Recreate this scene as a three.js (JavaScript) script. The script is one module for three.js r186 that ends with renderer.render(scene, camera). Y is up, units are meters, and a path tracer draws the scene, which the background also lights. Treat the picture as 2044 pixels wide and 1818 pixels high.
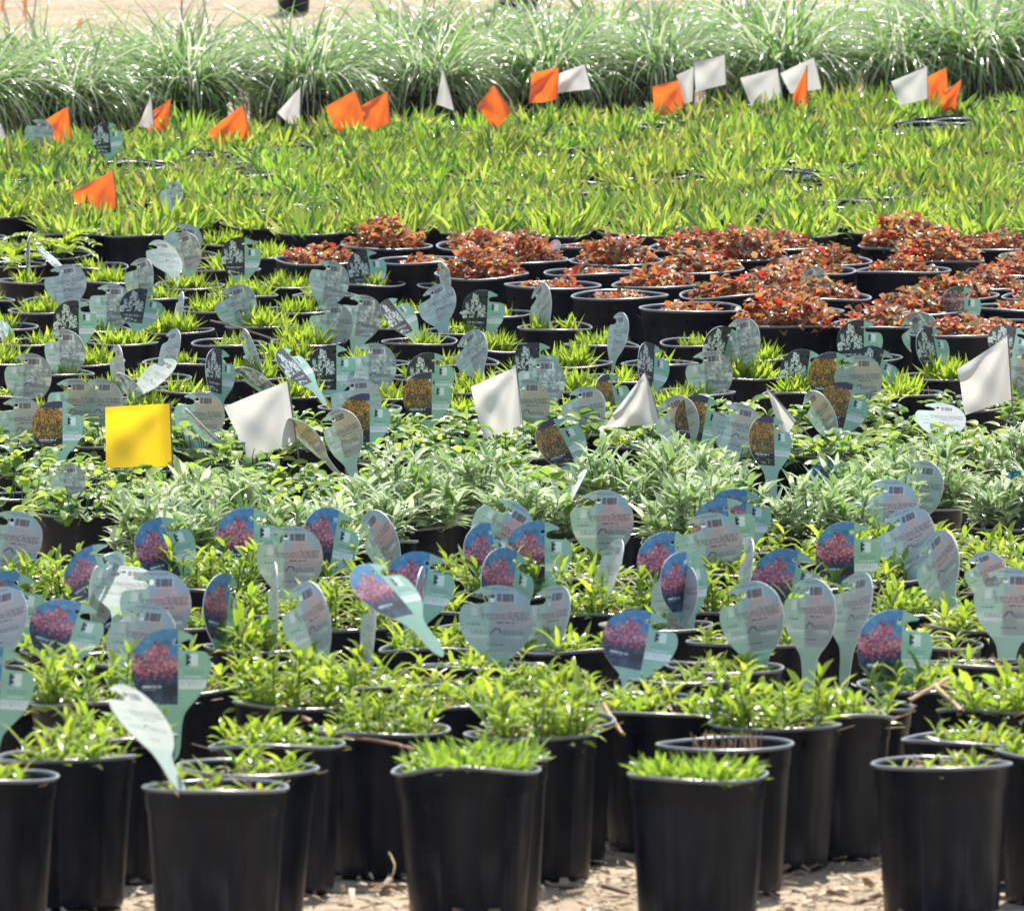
import * as THREE from 'three';
import { mergeGeometries } from 'three/addons/utils/BufferGeometryUtils.js';
import { ImprovedNoise } from 'three/addons/math/ImprovedNoise.js';

// ---------------------------------------------------------------- camera, sky, sun, exposure
const scene = new THREE.Scene();
const FPX = 15500, PITCH = 0.0393, EYE = 0.873, NEAR = 8.73, FALL = 1570;   // a long lens, crouching height
const camera = new THREE.PerspectiveCamera(2 * Math.atan(909 / FPX) * 180 / Math.PI, 2044 / 1818, 0.5, 900);
camera.position.set(0, EYE, 0);
camera.rotation.x = -PITCH;
camera.focus = 14.2;
camera.userData.fStop = 25;
const SUN = new THREE.Vector3(0.16, 1.5, -1).normalize();
// clear sky with bright white haze low down and around the sun's side
{
  const w = 256, h = 128, d = new Float32Array(w * h * 4), q = new THREE.Vector3();
  for (let j = 0; j < h; j++) for (let i = 0; i < w; i++) {
    const el = ((j + 0.5) / h - 0.5) * Math.PI, az = ((i + 0.5) / w - 0.5) * 2 * Math.PI;
    q.set(Math.cos(az) * Math.cos(el), Math.sin(el), Math.sin(az) * Math.cos(el));
    const up = Math.max(0, q.y), z = Math.pow(up, 0.55), near = Math.pow(Math.max(0, q.dot(SUN)), 6), c = [0.36 + (0.15 - 0.36) * z, 0.405 + (0.23 - 0.405) * z, 0.43 + (0.37 - 0.43) * z], k = (j * w + i) * 4;
    for (let n = 0; n < 3; n++) d[k + n] = q.y < 0 ? 0.14 * [1, 0.96, 0.9][n] : c[n] * 0.95 + 0.5 * near;
    d[k + 3] = 1;
  }
  const t = new THREE.DataTexture(d, w, h, THREE.RGBAFormat, THREE.FloatType);
  t.mapping = THREE.EquirectangularReflectionMapping; t.magFilter = THREE.LinearFilter; t.needsUpdate = true;
  scene.background = t; scene.environment = t;
}
const sun = new THREE.DirectionalLight(0xfffaf2, 4.5);
sun.position.copy(SUN).multiplyScalar(40).add(new THREE.Vector3(0, 0, -15));
sun.target.position.set(0, 0, -15);
sun.castShadow = true;
Object.assign(sun.shadow.camera, { left: -8, right: 8, top: 14, bottom: -14, near: 1, far: 90 });
sun.shadow.mapSize.set(4096, 4096);
scene.add(sun, sun.target);
scene.fog = new THREE.FogExp2(0xd3dfea, 0.0003);
const renderer = new THREE.WebGLRenderer({ antialias: true });
renderer.toneMapping = THREE.LinearToneMapping;
renderer.toneMappingExposure = 2.25;
renderer.shadowMap.enabled = true;

// ---------------------------------------------------------------- helpers
let seed = 7;
const rnd = () => { seed = (seed + 0x6d2b79f5) | 0; let t = Math.imul(seed ^ (seed >>> 15), 1 | seed); t = (t + Math.imul(t ^ (t >>> 7), 61 | t)) ^ t; return ((t ^ (t >>> 14)) >>> 0) / 4294967296; };
const rr = (a, b) => a + (b - a) * rnd(), pick = (a) => a[Math.floor(rnd() * a.length)], R = (d) => d * Math.PI / 180;
const noise = new ImprovedNoise(), X = new THREE.Vector3(1, 0, 0);
// the field: it lies level at the front row and rises gently towards the back. Survey units: u across, v down the slope, as read through the lens from the tripod's place.
const reach = (v) => NEAR * Math.exp((1850 - v) / FALL);
const at = (u, v, t) => new THREE.Vector3((u - 1022) / FPX, -(v - 909) / FPX, -1).applyAxisAngle(X, -PITCH).multiplyScalar(t).add(camera.position);
const land = (u, v) => at(u, v, reach(v));
const slope = (v) => 0.1 - (PITCH + (v - 909) / FPX);
const seen = (p) => { const q = p.clone().sub(camera.position).applyAxisAngle(X, PITCH); return [1022 - FPX * q.x / q.z, 909 + FPX * q.y / q.z, -q.z]; };
const upAt = (v) => new THREE.Vector3(0, Math.cos(slope(v)), Math.sin(slope(v)));
const scaleAt = (v) => FPX / reach(v);
function solve(u, y, h) {                                        // v of the ground below a point of height h that is seen at y
  let lo = -400, hi = 2600;
  for (let i = 0; i < 40; i++) { const m = (lo + hi) / 2; if (seen(land(u, m).addScaledVector(upAt(m), h))[1] < y) lo = m; else hi = m; }
  return (lo + hi) / 2;
}
const taken = new Map();
function numbered(n) { const k = taken.get(n) ?? 0; taken.set(n, k + 1); return k ? n + '_' + String(k).padStart(3, '0') : n; }
function tag(o, label, category, group, kind) {
  if (label) o.userData.label = label;
  if (category) o.userData.category = category;
  if (group) o.userData.group = group;
  if (kind) o.userData.kind = kind;
  return o;
}
function mesh(name, geo, mat, parent = scene) {
  const m = new THREE.Mesh(geo, mat);
  m.name = parent === scene ? numbered(name) : name;
  m.castShadow = m.receiveShadow = true;
  parent.add(m);
  return m;
}
function thing(name) { const g = new THREE.Group(); g.name = numbered(name); scene.add(g); return g; }
// a builder for leaves, blades, chips: collects triangles with a colour for each piece
class Heap {
  constructor() { this.p = []; this.c = []; this.i = []; }
  n() { return this.p.length / 3; }
  v(x, y, z, c) { this.p.push(x, y, z); this.c.push(c[0], c[1], c[2]); }
  leaf(o, az, el, len, w, bend, fold, col, segs = 3, form = 'lance', tipCol = col) {
    const s0 = this.n(), sx = -Math.sin(az), sz = Math.cos(az), twist = rr(-0.5, 0.5);
    let x = o[0], y = o[1], z = o[2], e = el;
    for (let k = 0; k <= segs; k++) {
      const t = k / segs;
      const wd = w * (form === 'oval' ? Math.sqrt(Math.max(0.02, Math.sin(Math.PI * (0.06 + 0.92 * t)))) : form === 'blade' ? (1 - t * t * 0.92) : Math.max(0.06, Math.sin(Math.PI * (0.14 + 0.84 * t))));
      const c = [0, 1, 2].map((q) => col[q] * (1 - t) + tipCol[q] * t);
      const nx = -Math.cos(az) * Math.sin(e), ny = Math.cos(e), nz = -Math.sin(az) * Math.sin(e);
      const ax = sx * Math.cos(twist) + nx * Math.sin(twist), ay = ny * Math.sin(twist), az2 = sz * Math.cos(twist) + nz * Math.sin(twist);
      this.v(x - ax * wd / 2 + nx * fold * wd, y - ay * wd / 2 + ny * fold * wd, z - az2 * wd / 2 + nz * fold * wd, c);
      this.v(x, y, z, c.map((q) => q * 0.86));
      this.v(x + ax * wd / 2 + nx * fold * wd, y + ay * wd / 2 + ny * fold * wd, z + az2 * wd / 2 + nz * fold * wd, c);
      const st = len / segs;
      x += Math.cos(az) * Math.cos(e) * st; y += Math.sin(e) * st; z += Math.sin(az) * Math.cos(e) * st; e -= bend / segs;
    }
    for (let k = 0; k < segs; k++) for (const d of [0, 1]) { const a = s0 + k * 3 + d; this.i.push(a, a + 1, a + 3, a + 1, a + 4, a + 3); }
    return [x, y, z];
  }
  stick(a, b, r0, r1, col, sides = 4) {
    const A = new THREE.Vector3(...a), B = new THREE.Vector3(...b), d = B.clone().sub(A).normalize();
    const s = new THREE.Vector3(0.31, 0.2, 0.93).cross(d).normalize(), q = d.clone().cross(s), s0 = this.n();
    for (const [c, r] of [[A, r0], [B, r1]]) for (let k = 0; k < sides; k++) { const t = k / sides * 2 * Math.PI; this.v(c.x + (s.x * Math.cos(t) + q.x * Math.sin(t)) * r, c.y + (s.y * Math.cos(t) + q.y * Math.sin(t)) * r, c.z + (s.z * Math.cos(t) + q.z * Math.sin(t)) * r, col); }
    for (let k = 0; k < sides; k++) { const k2 = (k + 1) % sides; this.i.push(s0 + k, s0 + k2, s0 + sides + k, s0 + k2, s0 + sides + k2, s0 + sides + k); }
  }
  chip(o, len, w, th, az, el, roll, col) {                         // a wood chip: a slim wedge with thickness
    const m = new THREE.Matrix4().makeRotationFromEuler(new THREE.Euler(roll, az, el, 'YZX')).setPosition(o[0], o[1], o[2]), s0 = this.n(), p = new THREE.Vector3();
    for (const [a, b, c] of [[-1, -1, -0.7], [1, -1, -0.5], [1, -0.6, 0.3], [-1, -0.8, 1], [-0.9, 1, -0.7], [0.8, 0.7, -0.5], [0.9, 0.6, 0.4], [-1, 1, 0.8]]) {
      p.set(a * len / 2, b * th / 2, c * w / 2).applyMatrix4(m); this.v(p.x, p.y, p.z, col);
    }
    for (const [a, b, c, d] of [[0, 1, 2, 3], [7, 6, 5, 4], [0, 4, 5, 1], [1, 5, 6, 2], [2, 6, 7, 3], [3, 7, 4, 0]]) this.i.push(s0 + a, s0 + b, s0 + c, s0 + a, s0 + c, s0 + d);
  }
  build() {
    const g = new THREE.BufferGeometry();
    g.setAttribute('position', new THREE.Float32BufferAttribute(this.p, 3));
    g.setAttribute('color', new THREE.Float32BufferAttribute(this.c, 3));
    g.setIndex(this.i);
    g.computeVertexNormals();
    return g;
  }
}
const mixc = (a, b, t) => a.map((x, i) => x + (b[i] - x) * t), vary = (c, s) => { const k = rr(1 - s, 1 + s); return c.map((x) => x * k); };

// ---------------------------------------------------------------- materials
const leafMat = (o = {}) => new THREE.MeshPhysicalMaterial({ color: 0xffffff, vertexColors: true, side: THREE.DoubleSide, roughness: 0.95, transmission: 0.55, thickness: 0, specularIntensity: 0.5, clearcoat: 0.6, clearcoatRoughness: 0.2, ...o });
const M = {
  leaf: leafMat(), shiny: leafMat({ clearcoat: 1, clearcoatRoughness: 0.17 }), grass: leafMat({ clearcoat: 0.8, clearcoatRoughness: 0.16 }), silver: leafMat({ transmission: 0.42, clearcoat: 1, clearcoatRoughness: 0.2 }),
  red: leafMat({ transmission: 0.5, clearcoat: 0.3 }), dry: new THREE.MeshStandardMaterial({ vertexColors: true, roughness: 0.85, side: THREE.DoubleSide }),
  rim: new THREE.MeshPhysicalMaterial({ color: new THREE.Color().setRGB(0.15, 0.165, 0.18), roughness: 0.4, clearcoat: 1, clearcoatRoughness: 0.22 }),
  wire: new THREE.MeshStandardMaterial({ color: new THREE.Color().setRGB(0.25, 0.24, 0.23), roughness: 0.5, metalness: 0.6 }),
};
function dataTex(n, f, srgb) {
  const d = new Uint8Array(n * n * 4);
  for (let y = 0; y < n; y++) for (let x = 0; x < n; x++) { const c = f(x / n, y / n), i = (y * n + x) * 4; for (let k = 0; k < 3; k++) d[i + k] = Math.max(0, Math.min(255, c[k] * 255)); d[i + 3] = 255; }
  const t = new THREE.DataTexture(d, n, n);
  t.wrapS = t.wrapT = THREE.RepeatWrapping; t.magFilter = THREE.LinearFilter; if (srgb) t.colorSpace = THREE.SRGBColorSpace; t.needsUpdate = true;
  return t;
}
const tile = (x, y, f, z) => { const a = x * f, b = y * f, n = (p, q) => noise.noise(p, q, z); return (n(a, b) * (1 - x) * (1 - y) + n(a - f, b) * x * (1 - y) + n(a, b - f) * (1 - x) * y + n(a - f, b - f) * x * y); };
const streak = (x, y, z) => noise.noise(Math.cos(x * 6.2832) * 7, Math.sin(x * 6.2832) * 7, y * 1.2 + z) + 0.7 * noise.noise(Math.cos(x * 6.2832) * 24, Math.sin(x * 6.2832) * 24, y * 2 + z);
const dustTex = dataTex(512, (x, y) => {                              // v runs up the wall: soil splash near the foot, faint vertical run marks, dust
  const d = 0.5 + 0.35 * tile(x, y, 6, 1) + 0.3 * tile(x, y, 23, 5) + 0.2 * tile(x, y, 80, 9), s = streak(x, y, 3), k = 0.042 + 0.07 * Math.max(0, d - 0.4) + 0.05 * Math.max(0, s - 0.15);
  const foot = Math.max(0, 1 - Math.abs(y - 0.36) / 0.22) * Math.max(0, 0.3 + tile(x, y, 30, 12) * 1.6 + 0.5 * s) * 0.22;
  return [k * 0.55 + foot, k * 0.9 + foot * 0.86, k * 1.75 + foot * 0.72];
}, true);
const scuffTex = dataTex(256, (x, y) => { const d = 0.42 + 0.25 * tile(x, y, 9, 2) + 0.2 * tile(x, y, 40, 6) + 0.16 * streak(x, y, 8); return [d, d, d]; });
M.pot = new THREE.MeshPhysicalMaterial({ map: dustTex, roughnessMap: scuffTex, roughness: 1, specularIntensity: 0.45, side: THREE.DoubleSide });
const soilTex = dataTex(256, (x, y) => { const d = 0.5 + 0.5 * tile(x, y, 12, 3) + 0.4 * tile(x, y, 50, 8); return [0.36 * d + 0.14, 0.27 * d + 0.1, 0.19 * d + 0.07]; }, true);
M.soil = new THREE.MeshStandardMaterial({ map: soilTex, roughness: 1, bumpMap: soilTex, bumpScale: 0.01 });
const earthTex = dataTex(512, (x, y) => { const d = 0.5 + 0.35 * tile(x, y, 7, 4) + 0.35 * tile(x, y, 30, 7) + 0.3 * tile(x, y, 110, 2); return [0.42 + 0.42 * d, 0.36 + 0.4 * d, 0.28 + 0.37 * d]; }, true);
earthTex.repeat.set(1.6, 1.6);
const bumpTex = dataTex(512, (x, y) => { const d = 0.5 + 0.4 * tile(x, y, 16, 4) + 0.4 * tile(x, y, 60, 7) + 0.25 * tile(x, y, 150, 3); return [d, d, d]; });
bumpTex.repeat.set(1.6, 1.6);
M.earth = new THREE.MeshStandardMaterial({ map: earthTex, bumpMap: bumpTex, bumpScale: 0.02, roughness: 1 });

// ---------------------------------------------------------------- ground
{
  const vs = [], rows = [];
  for (let v = 2500; v >= -260; v -= 20) vs.push(v);
  const xs = [-300, -60, -14, -6]; for (let x = -5; x <= 5.01; x += 0.1) xs.push(x); xs.push(6, 14, 60, 300);
  const first = land(1022, 2500), last = land(1022, -260);
  const prof = [[60, first.y - 0.02], [0, first.y - 0.02], ...vs.map((v) => { const p = land(1022, v); return [p.z, p.y]; }), [last.z - 8, last.y + 0.6], [last.z - 30, last.y + 0.9], [-600, last.y + 0.9]];
  const p = [], uv = [], ix = [];
  for (const [z, y] of prof) for (const x of xs) { const n = Math.abs(x) < 5.1 && z < -6 && z > -30 ? 0.006 * noise.noise(x * 4, z * 4, 1) + 0.004 * noise.noise(x * 15, z * 15, 4) - 0.003 : 0; p.push(x, y + n, z); uv.push(x, -z); }
  const w = xs.length;
  for (let r = 0; r < prof.length - 1; r++) for (let c = 0; c < w - 1; c++) { const a = r * w + c; ix.push(a, a + 1, a + w, a + 1, a + w + 1, a + w); }
  const g = new THREE.BufferGeometry();
  g.setAttribute('position', new THREE.Float32BufferAttribute(p, 3)); g.setAttribute('uv', new THREE.Float32BufferAttribute(uv, 2)); g.setIndex(ix); g.computeVertexNormals();
  tag(mesh('ground', g, M.earth), 'pale dusty ground strewn with wood chips under the pots', null, null, 'structure');
  // road at the very back: a sheet just over the ground
  const rp = [], ri = [], vv = [-14, -40, -70, -100, -140];
  for (const v of vv) { const q = land(1022, v); for (const x of [-5, 0, 5]) rp.push(x, q.y + 0.012, q.z); }
  for (let r = 0; r < vv.length - 1; r++) for (let c = 0; c < 2; c++) { const a = r * 3 + c; ri.push(a, a + 1, a + 3, a + 1, a + 4, a + 3); }
  const rg = new THREE.BufferGeometry();
  rg.setAttribute('position', new THREE.Float32BufferAttribute(rp, 3)); rg.setIndex(ri); rg.computeVertexNormals();
  tag(mesh('road', rg, new THREE.MeshStandardMaterial({ color: new THREE.Color().setRGB(0.16, 0.17, 0.2), roughness: 0.9 })), 'strip of blue-grey paved lane at the top edge', null, null, 'structure');
}

// ---------------------------------------------------------------- pots
const RIM = 0.0825, TALL = 0.175;
function warp(g, f) { const p = g.attributes.position; for (let i = 0; i < p.count; i++) { const q = f(p.getX(i), p.getY(i), p.getZ(i)); p.setXYZ(i, q[0], q[1], q[2]); } g.computeVertexNormals(); return g; }
function potShape(k) {
  const a = [0.006, 0.035, 0.02, 0.012, 0.06, 0.03][k], f1 = k * 1.3, b = [0.001, 0.003, 0.0015, 0.002, 0.0045, 0.002][k], f2 = k * 2.1 + 0.5;
  const bend = (x, y, z) => { const t = Math.atan2(z, x), h = Math.max(0, y / TALL) ** 2, s = 1 + a * Math.cos(2 * t + f1) * h + 0.006 * Math.cos(3 * t + f2) * h; return [x * s, y + b * Math.cos(2 * t + f2) * h + 0.4 * b * Math.cos(3 * t) * h, z * s]; };
  const L = (pts, n = 48) => new THREE.LatheGeometry(pts.map(([x, y]) => new THREE.Vector2(x, y)), n);
  // flat base with a small foot, wall with the faint step under the rim, inner wall down to the soil
  const wall = warp(L([[0.0, 0.004], [0.055, 0.004], [0.058, 0.0], [0.0635, 0.0], [0.0655, 0.004], [0.0662, 0.012], [0.0748, 0.140], [0.0752, 0.146], [0.0768, 0.148], [0.0783, 0.1715], [0.0767, 0.1715], [0.0728, 0.14], [0.071, 0.12]]), bend);
  const lip = [];
  for (let i = 0; i <= 8; i++) { const t = -0.9 + i / 8 * (Math.PI + 1.5); lip.push([0.0799 + 0.0019 * Math.cos(t), 0.1728 + 0.0019 * Math.sin(t)]); }
  const rim = warp(L([[0.0778, 0.1695], [0.0803, 0.1708], ...lip, [0.0765, 0.171]]), bend);
  const soil = new THREE.CircleGeometry(0.0735, 32, 0, 2 * Math.PI); soil.dispose();
  const sg = warp(L([[0.0735, 0], [0.062, 0.001], [0.048, 0.002], [0.034, 0.003], [0.018, 0.004], [0.0005, 0.005]], 28), (x, y, z) => [x, 0.15 + y + 0.005 * noise.noise(x * 50, z * 50, k * 7) + 0.003 * noise.noise(x * 140, z * 140, k), z]);
  const m = new Heap();                                              // straw and bark crumbs on the soil
  for (let i = 0; i < 46; i++) {
    const t = rr(0, 6.3), q = 0.068 * Math.sqrt(rnd());
    m.chip([Math.cos(t) * q, 0.156 + rr(0, 0.006), Math.sin(t) * q], rr(0.006, 0.026), rr(0.002, 0.005), rr(0.001, 0.002), rr(0, 6.3), rr(-0.3, 0.3), rr(-0.4, 0.4), vary(pick([[0.42, 0.3, 0.2], [0.55, 0.43, 0.3], [0.2, 0.11, 0.06], [0.33, 0.18, 0.1], [0.1, 0.06, 0.04]]), 0.3));
  }
  return { wall, rim, soil: sg, mulch: m.build() };
}
const POTS = [0, 1, 2, 3, 4, 5].map(potShape);

// ---------------------------------------------------------------- plants (built at pot scale, soil at 0.15)
const GY = [0.3, 0.46, 0.03], GL = [0.47, 0.58, 0.05], GD = [0.055, 0.16, 0.02], GB = [0.12, 0.26, 0.06];
function dryStubs(h, n, r, tall) { for (let i = 0; i < n; i++) { const t = rr(0, 6.3), q = r * Math.sqrt(rnd()), x = Math.cos(t) * q, z = Math.sin(t) * q; h.stick([x, 0.15, z], [x + rr(-0.012, 0.012), 0.15 + rr(0.4, 1) * tall, z + rr(-0.012, 0.012)], 0.0013, 0.0008, vary(pick([[0.3, 0.18, 0.1], [0.42, 0.3, 0.18], [0.18, 0.09, 0.05]]), 0.25)); } }
function leafy(full, tall, spread) {                                // shoots with lance-shaped leaves in whorls
  const h = new Heap();
  for (let s = 0; s < 26 * full; s++) {
    const t = rr(0, 6.3), q = spread * Math.sqrt(rnd()), x = Math.cos(t) * q, z = Math.sin(t) * q, H = tall * rr(0.35, 1), lean = rr(0, 0.45) * q / spread, sa = t + rr(-0.7, 0.7);
    const tip = [x + Math.cos(sa) * H * lean, 0.15 + H, z + Math.sin(sa) * H * lean];
    h.stick([x, 0.148, z], tip, 0.0013, 0.0009, GD, 3);
    const n = 5 + Math.floor(H * 110), tone = rr(0.75, 1.12), dull = rnd() < 0.12;
    for (let k = 0; k < n; k++) {
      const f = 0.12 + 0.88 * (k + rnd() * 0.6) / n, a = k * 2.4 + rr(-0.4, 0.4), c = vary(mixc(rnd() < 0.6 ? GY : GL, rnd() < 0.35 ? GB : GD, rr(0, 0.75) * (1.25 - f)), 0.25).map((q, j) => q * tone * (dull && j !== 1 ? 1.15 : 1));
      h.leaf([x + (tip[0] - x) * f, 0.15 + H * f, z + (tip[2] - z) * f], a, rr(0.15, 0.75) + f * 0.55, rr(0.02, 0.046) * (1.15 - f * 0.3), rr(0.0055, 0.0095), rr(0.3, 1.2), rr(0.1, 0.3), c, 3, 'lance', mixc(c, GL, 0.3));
    }
  }
  dryStubs(h, 10, 0.05, 0.04);
  for (let i = 0; i < 13; i++) { const t = rr(0, 6.3), a = rr(0, 6.3), l = rr(0.02, 0.07), x = Math.cos(t) * 0.05, z = Math.sin(t) * 0.05; h.stick([x, 0.158, z], [x + Math.cos(a) * l, 0.158 + rr(0, 0.03), z + Math.sin(a) * l], 0.0014, 0.0008, vary([0.55, 0.42, 0.26], 0.25), 3); }
  for (let i = 0; i < 9; i++) { const t = rr(0, 6.3), q = 0.06 * Math.sqrt(rnd()); h.leaf([Math.cos(t) * q, 0.158 + rr(0, 0.02), Math.sin(t) * q], rr(0, 6.3), rr(-0.3, 0.6), rr(0.015, 0.03), rr(0.005, 0.009), rr(0, 1.5), 0.2, vary(pick([[0.6, 0.48, 0.33], [0.35, 0.22, 0.1], [0.5, 0.45, 0.1]]), 0.25), 3); }
  return h.build();
}
function carpet(full) {                                               // low dense growth up to and over the rim
  const h = new Heap();
  for (let s = 0; s < 430 * full; s++) {
    const t = rr(0, 6.3), q = 0.078 * Math.sqrt(rnd());
    const c = vary(mixc(GY, rnd() < 0.4 ? GB : GL, rnd() * 0.6), 0.25);
    h.leaf([Math.cos(t) * q, 0.155 + rr(0, 0.026), Math.sin(t) * q], t + rr(-1.3, 1.3), rr(0.35, 1.45), rr(0.018, 0.034), rr(0.005, 0.0085), rr(0.2, 1), rr(0.1, 0.25), c, 2);
  }
  return h.build();
}
function shoots(full, tall) {                                         // tight clusters of narrow upright blades, with straw between
  const h = new Heap(), spots = [];
  for (let i = 0; i < 3 + 3 * full; i++) { const t = rr(0, 6.3), q = 0.042 * Math.sqrt(rnd()); spots.push([Math.cos(t) * q, Math.sin(t) * q]); }
  for (const [cx, cz] of spots) for (let k = 0; k < 22 * full; k++) {
    const a = rr(0, 6.3), c = vary(mixc(GL, rnd() < 0.25 ? GD : GY, rnd() * 0.8), 0.2);
    h.leaf([cx + rr(-0.012, 0.012), 0.15, cz + rr(-0.012, 0.012)], a, rr(0.75, 1.5), tall * rr(0.45, 1.1), rr(0.0055, 0.009), rr(-0.1, 0.7), rr(0.1, 0.3), c, 3);
  }
  dryStubs(h, 22, 0.055, 0.035);
  return h.build();
}
function silver(full, tall) {                                         // mounded rosettes of felted grey-green leaves
  const h = new Heap();
  for (let s = 0; s < 40 * full; s++) {
    const t = rr(0, 6.3), q = 0.088 * Math.sqrt(rnd()), x = Math.cos(t) * q * 0.65, z = Math.sin(t) * q * 0.65, H = tall * (1 - 0.45 * (q / 0.088) ** 2) * rr(0.6, 1.05), ox = Math.cos(t) * q * 1.05, oz = Math.sin(t) * q * 1.05;
    h.stick([x, 0.15, z], [ox, 0.15 + H, oz], 0.0015, 0.001, [0.12, 0.18, 0.09], 3);
    for (let k = 0; k < 17; k++) {
      const f = rr(0.3, 1), top = f > 0.7, c = vary(mixc([0.31, 0.45, 0.15], rnd() < 0.64 ? [0.72, 0.78, 0.55] : [0.24, 0.4, 0.08], 0.1 + rnd() * 0.9), 0.22);
      h.leaf([x + (ox - x) * f, 0.15 + H * f, z + (oz - z) * f], k * 2.4 + rr(-0.5, 0.5), rr(0.0, 0.7) + (top ? 0.45 : 0), rr(0.024, 0.05), rr(0.0065, 0.011), rr(0.2, 0.9), rr(0.1, 0.3), c, 3);
    }
  }
  return h.build();
}
function roundLeaf(full) {                                            // spoon-shaped leaves on short stalks
  const h = new Heap();
  for (let s = 0; s < 95 * full; s++) {
    const t = rr(0, 6.3), q = 0.07 * Math.sqrt(rnd()), x = Math.cos(t) * q, z = Math.sin(t) * q, a = t + rr(-1, 1), H = rr(0.01, 0.055) * (1.3 - q / 0.12), o = [x + Math.cos(a) * 0.016, 0.15 + H, z + Math.sin(a) * 0.016];
    h.stick([x, 0.15, z], o, 0.0012, 0.0009, GB, 3);
    const c = vary(rnd() < 0.5 ? mixc([0.3, 0.47, 0.06], [0.48, 0.57, 0.08], rnd()) : mixc(GB, [0.24, 0.36, 0.05], rnd()), 0.2);
    h.leaf(o, a, rr(-0.25, 0.8), rr(0.02, 0.036), rr(0.013, 0.022), rr(0.4, 1.3), rr(0.08, 0.22), c, 4, 'oval');
  }
  return h.build();
}
function redLeaf(full) {                                              // crinkled red and bronze leaves in a low mound
  const h = new Heap();
  for (let s = 0; s < 230 * full; s++) {
    const t = rr(0, 6.3), q = 0.062 * Math.sqrt(rnd()) * Math.min(1.1, 0.5 + full * 0.45), H = (0.04 * full + 0.006) * (1 - (q / 0.085) ** 2) * rr(0.3, 1.1);
    const c = vary(pick([[0.5, 0.075, 0.03], [0.6, 0.21, 0.055], [0.32, 0.11, 0.04], [0.18, 0.16, 0.05], [0.58, 0.29, 0.09], [0.3, 0.15, 0.07], [0.5, 0.22, 0.05], [0.2, 0.05, 0.025], [0.52, 0.045, 0.02], [0.45, 0.26, 0.1], [0.36, 0.1, 0.03]]), 0.3);
    h.leaf([Math.cos(t) * q, 0.152 + H, Math.sin(t) * q], rr(0, 6.3), rr(-0.2, 1.1), rr(0.011, 0.021), rr(0.008, 0.015), rr(0.4, 1.8), rr(0.1, 0.4), c, 2, 'oval');
  }
  for (let i = 0; i < 60; i++) { const t = rr(0, 6.3), q = 0.066 * Math.sqrt(rnd()), x = Math.cos(t) * q, z = Math.sin(t) * q; h.stick([x, 0.148, z], [x + rr(-0.014, 0.014), 0.15 + rr(0.005, 0.022), z + rr(-0.014, 0.014)], 0.001, 0.0007, vary([0.34, 0.17, 0.1], 0.4), 3); }
  return h.build();
}
function arching() {                                                  // arched stems carrying rows of small leaves
  const h = new Heap();
  for (let s = 0; s < 9; s++) {
    const a = rr(0, 6.3), len = rr(0.09, 0.16);
    let x = rr(-0.03, 0.03), y = 0.15, z = rr(-0.03, 0.03), e = rr(0.95, 1.4);
    for (let k = 0; k < 14; k++) {
      const n = [x + Math.cos(a) * Math.cos(e) * len / 14, y + Math.sin(e) * len / 14, z + Math.sin(a) * Math.cos(e) * len / 14];
      h.stick([x, y, z], n, 0.0014, 0.0012, GD, 3); [x, y, z] = n; e -= 0.12;
      if (k > 2) for (const d of [-1, 1]) h.leaf([x, y, z], a + d * 1.2, e + 0.5, rr(0.018, 0.03), rr(0.007, 0.011), 0.6, 0.2, vary(mixc([0.42, 0.52, 0.03], GY, rnd() * 0.7), 0.15), 3);
    }
  }
  return h.build();
}
function limeTuft(n, tall, r) {
  const h = new Heap();
  for (let k = 0; k < n; k++) { const t = rr(0, 6.3), q = r * Math.sqrt(rnd()), c = vary(mixc([0.3, 0.44, 0.035], rnd() < 0.38 ? [0.07, 0.18, 0.03] : [0.54, 0.63, 0.1], rnd()), 0.22); h.leaf([Math.cos(t) * q, 0.15, Math.sin(t) * q], t + rr(-1.5, 1.5), rr(0.7, 1.5), tall * rr(0.4, 1.15), rr(0.0065, 0.0115), rr(-0.1, 0.9), rr(0.1, 0.3), c, 3, 'lance', rnd() < 0.05 ? [0.45, 0.36, 0.14] : c); }
  for (let k = 0; k < 12; k++) { const t = rr(0, 6.3); h.leaf([Math.cos(t) * 0.05, 0.152, Math.sin(t) * 0.05], rr(0, 6.3), rr(0.1, 1.1), rr(0.03, 0.06), 0.004, 0.6, 0.1, vary([0.55, 0.42, 0.24], 0.3), 2); }
  return h.build();
}
function tallTuft(n) {                                                // long arching variegated blades, combed a little to the right
  const h = new Heap();
  for (let k = 0; k < n; k++) {
    const t = rr(0, 6.3) + rr(-0.5, 0.5), q = 0.075 * Math.sqrt(rnd()), pale = rnd() < 0.36, c = vary(pale ? [0.62, 0.66, 0.45] : mixc([0.17, 0.35, 0.06], [0.4, 0.56, 0.18], rnd()), 0.25), el = rr(0.75, 1.5);
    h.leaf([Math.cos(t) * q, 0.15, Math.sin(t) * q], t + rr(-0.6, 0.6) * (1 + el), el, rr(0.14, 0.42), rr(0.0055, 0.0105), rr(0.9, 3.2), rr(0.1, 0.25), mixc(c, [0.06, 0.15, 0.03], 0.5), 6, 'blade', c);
  }
  for (let i = 0; i < 110; i++) { const t = rr(0, 6.3), q = 0.07; h.leaf([Math.cos(t) * q, 0.15, Math.sin(t) * q], t, rr(-0.2, 0.9), rr(0.08, 0.2), 0.005, 1.6, 0.1, vary(rnd() < 0.5 ? [0.5, 0.38, 0.22] : [0.2, 0.3, 0.08], 0.3), 3, 'blade'); }
  return h.build();
}
const many = (n, f) => Array.from({ length: n }, (_, i) => f(i));
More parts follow.
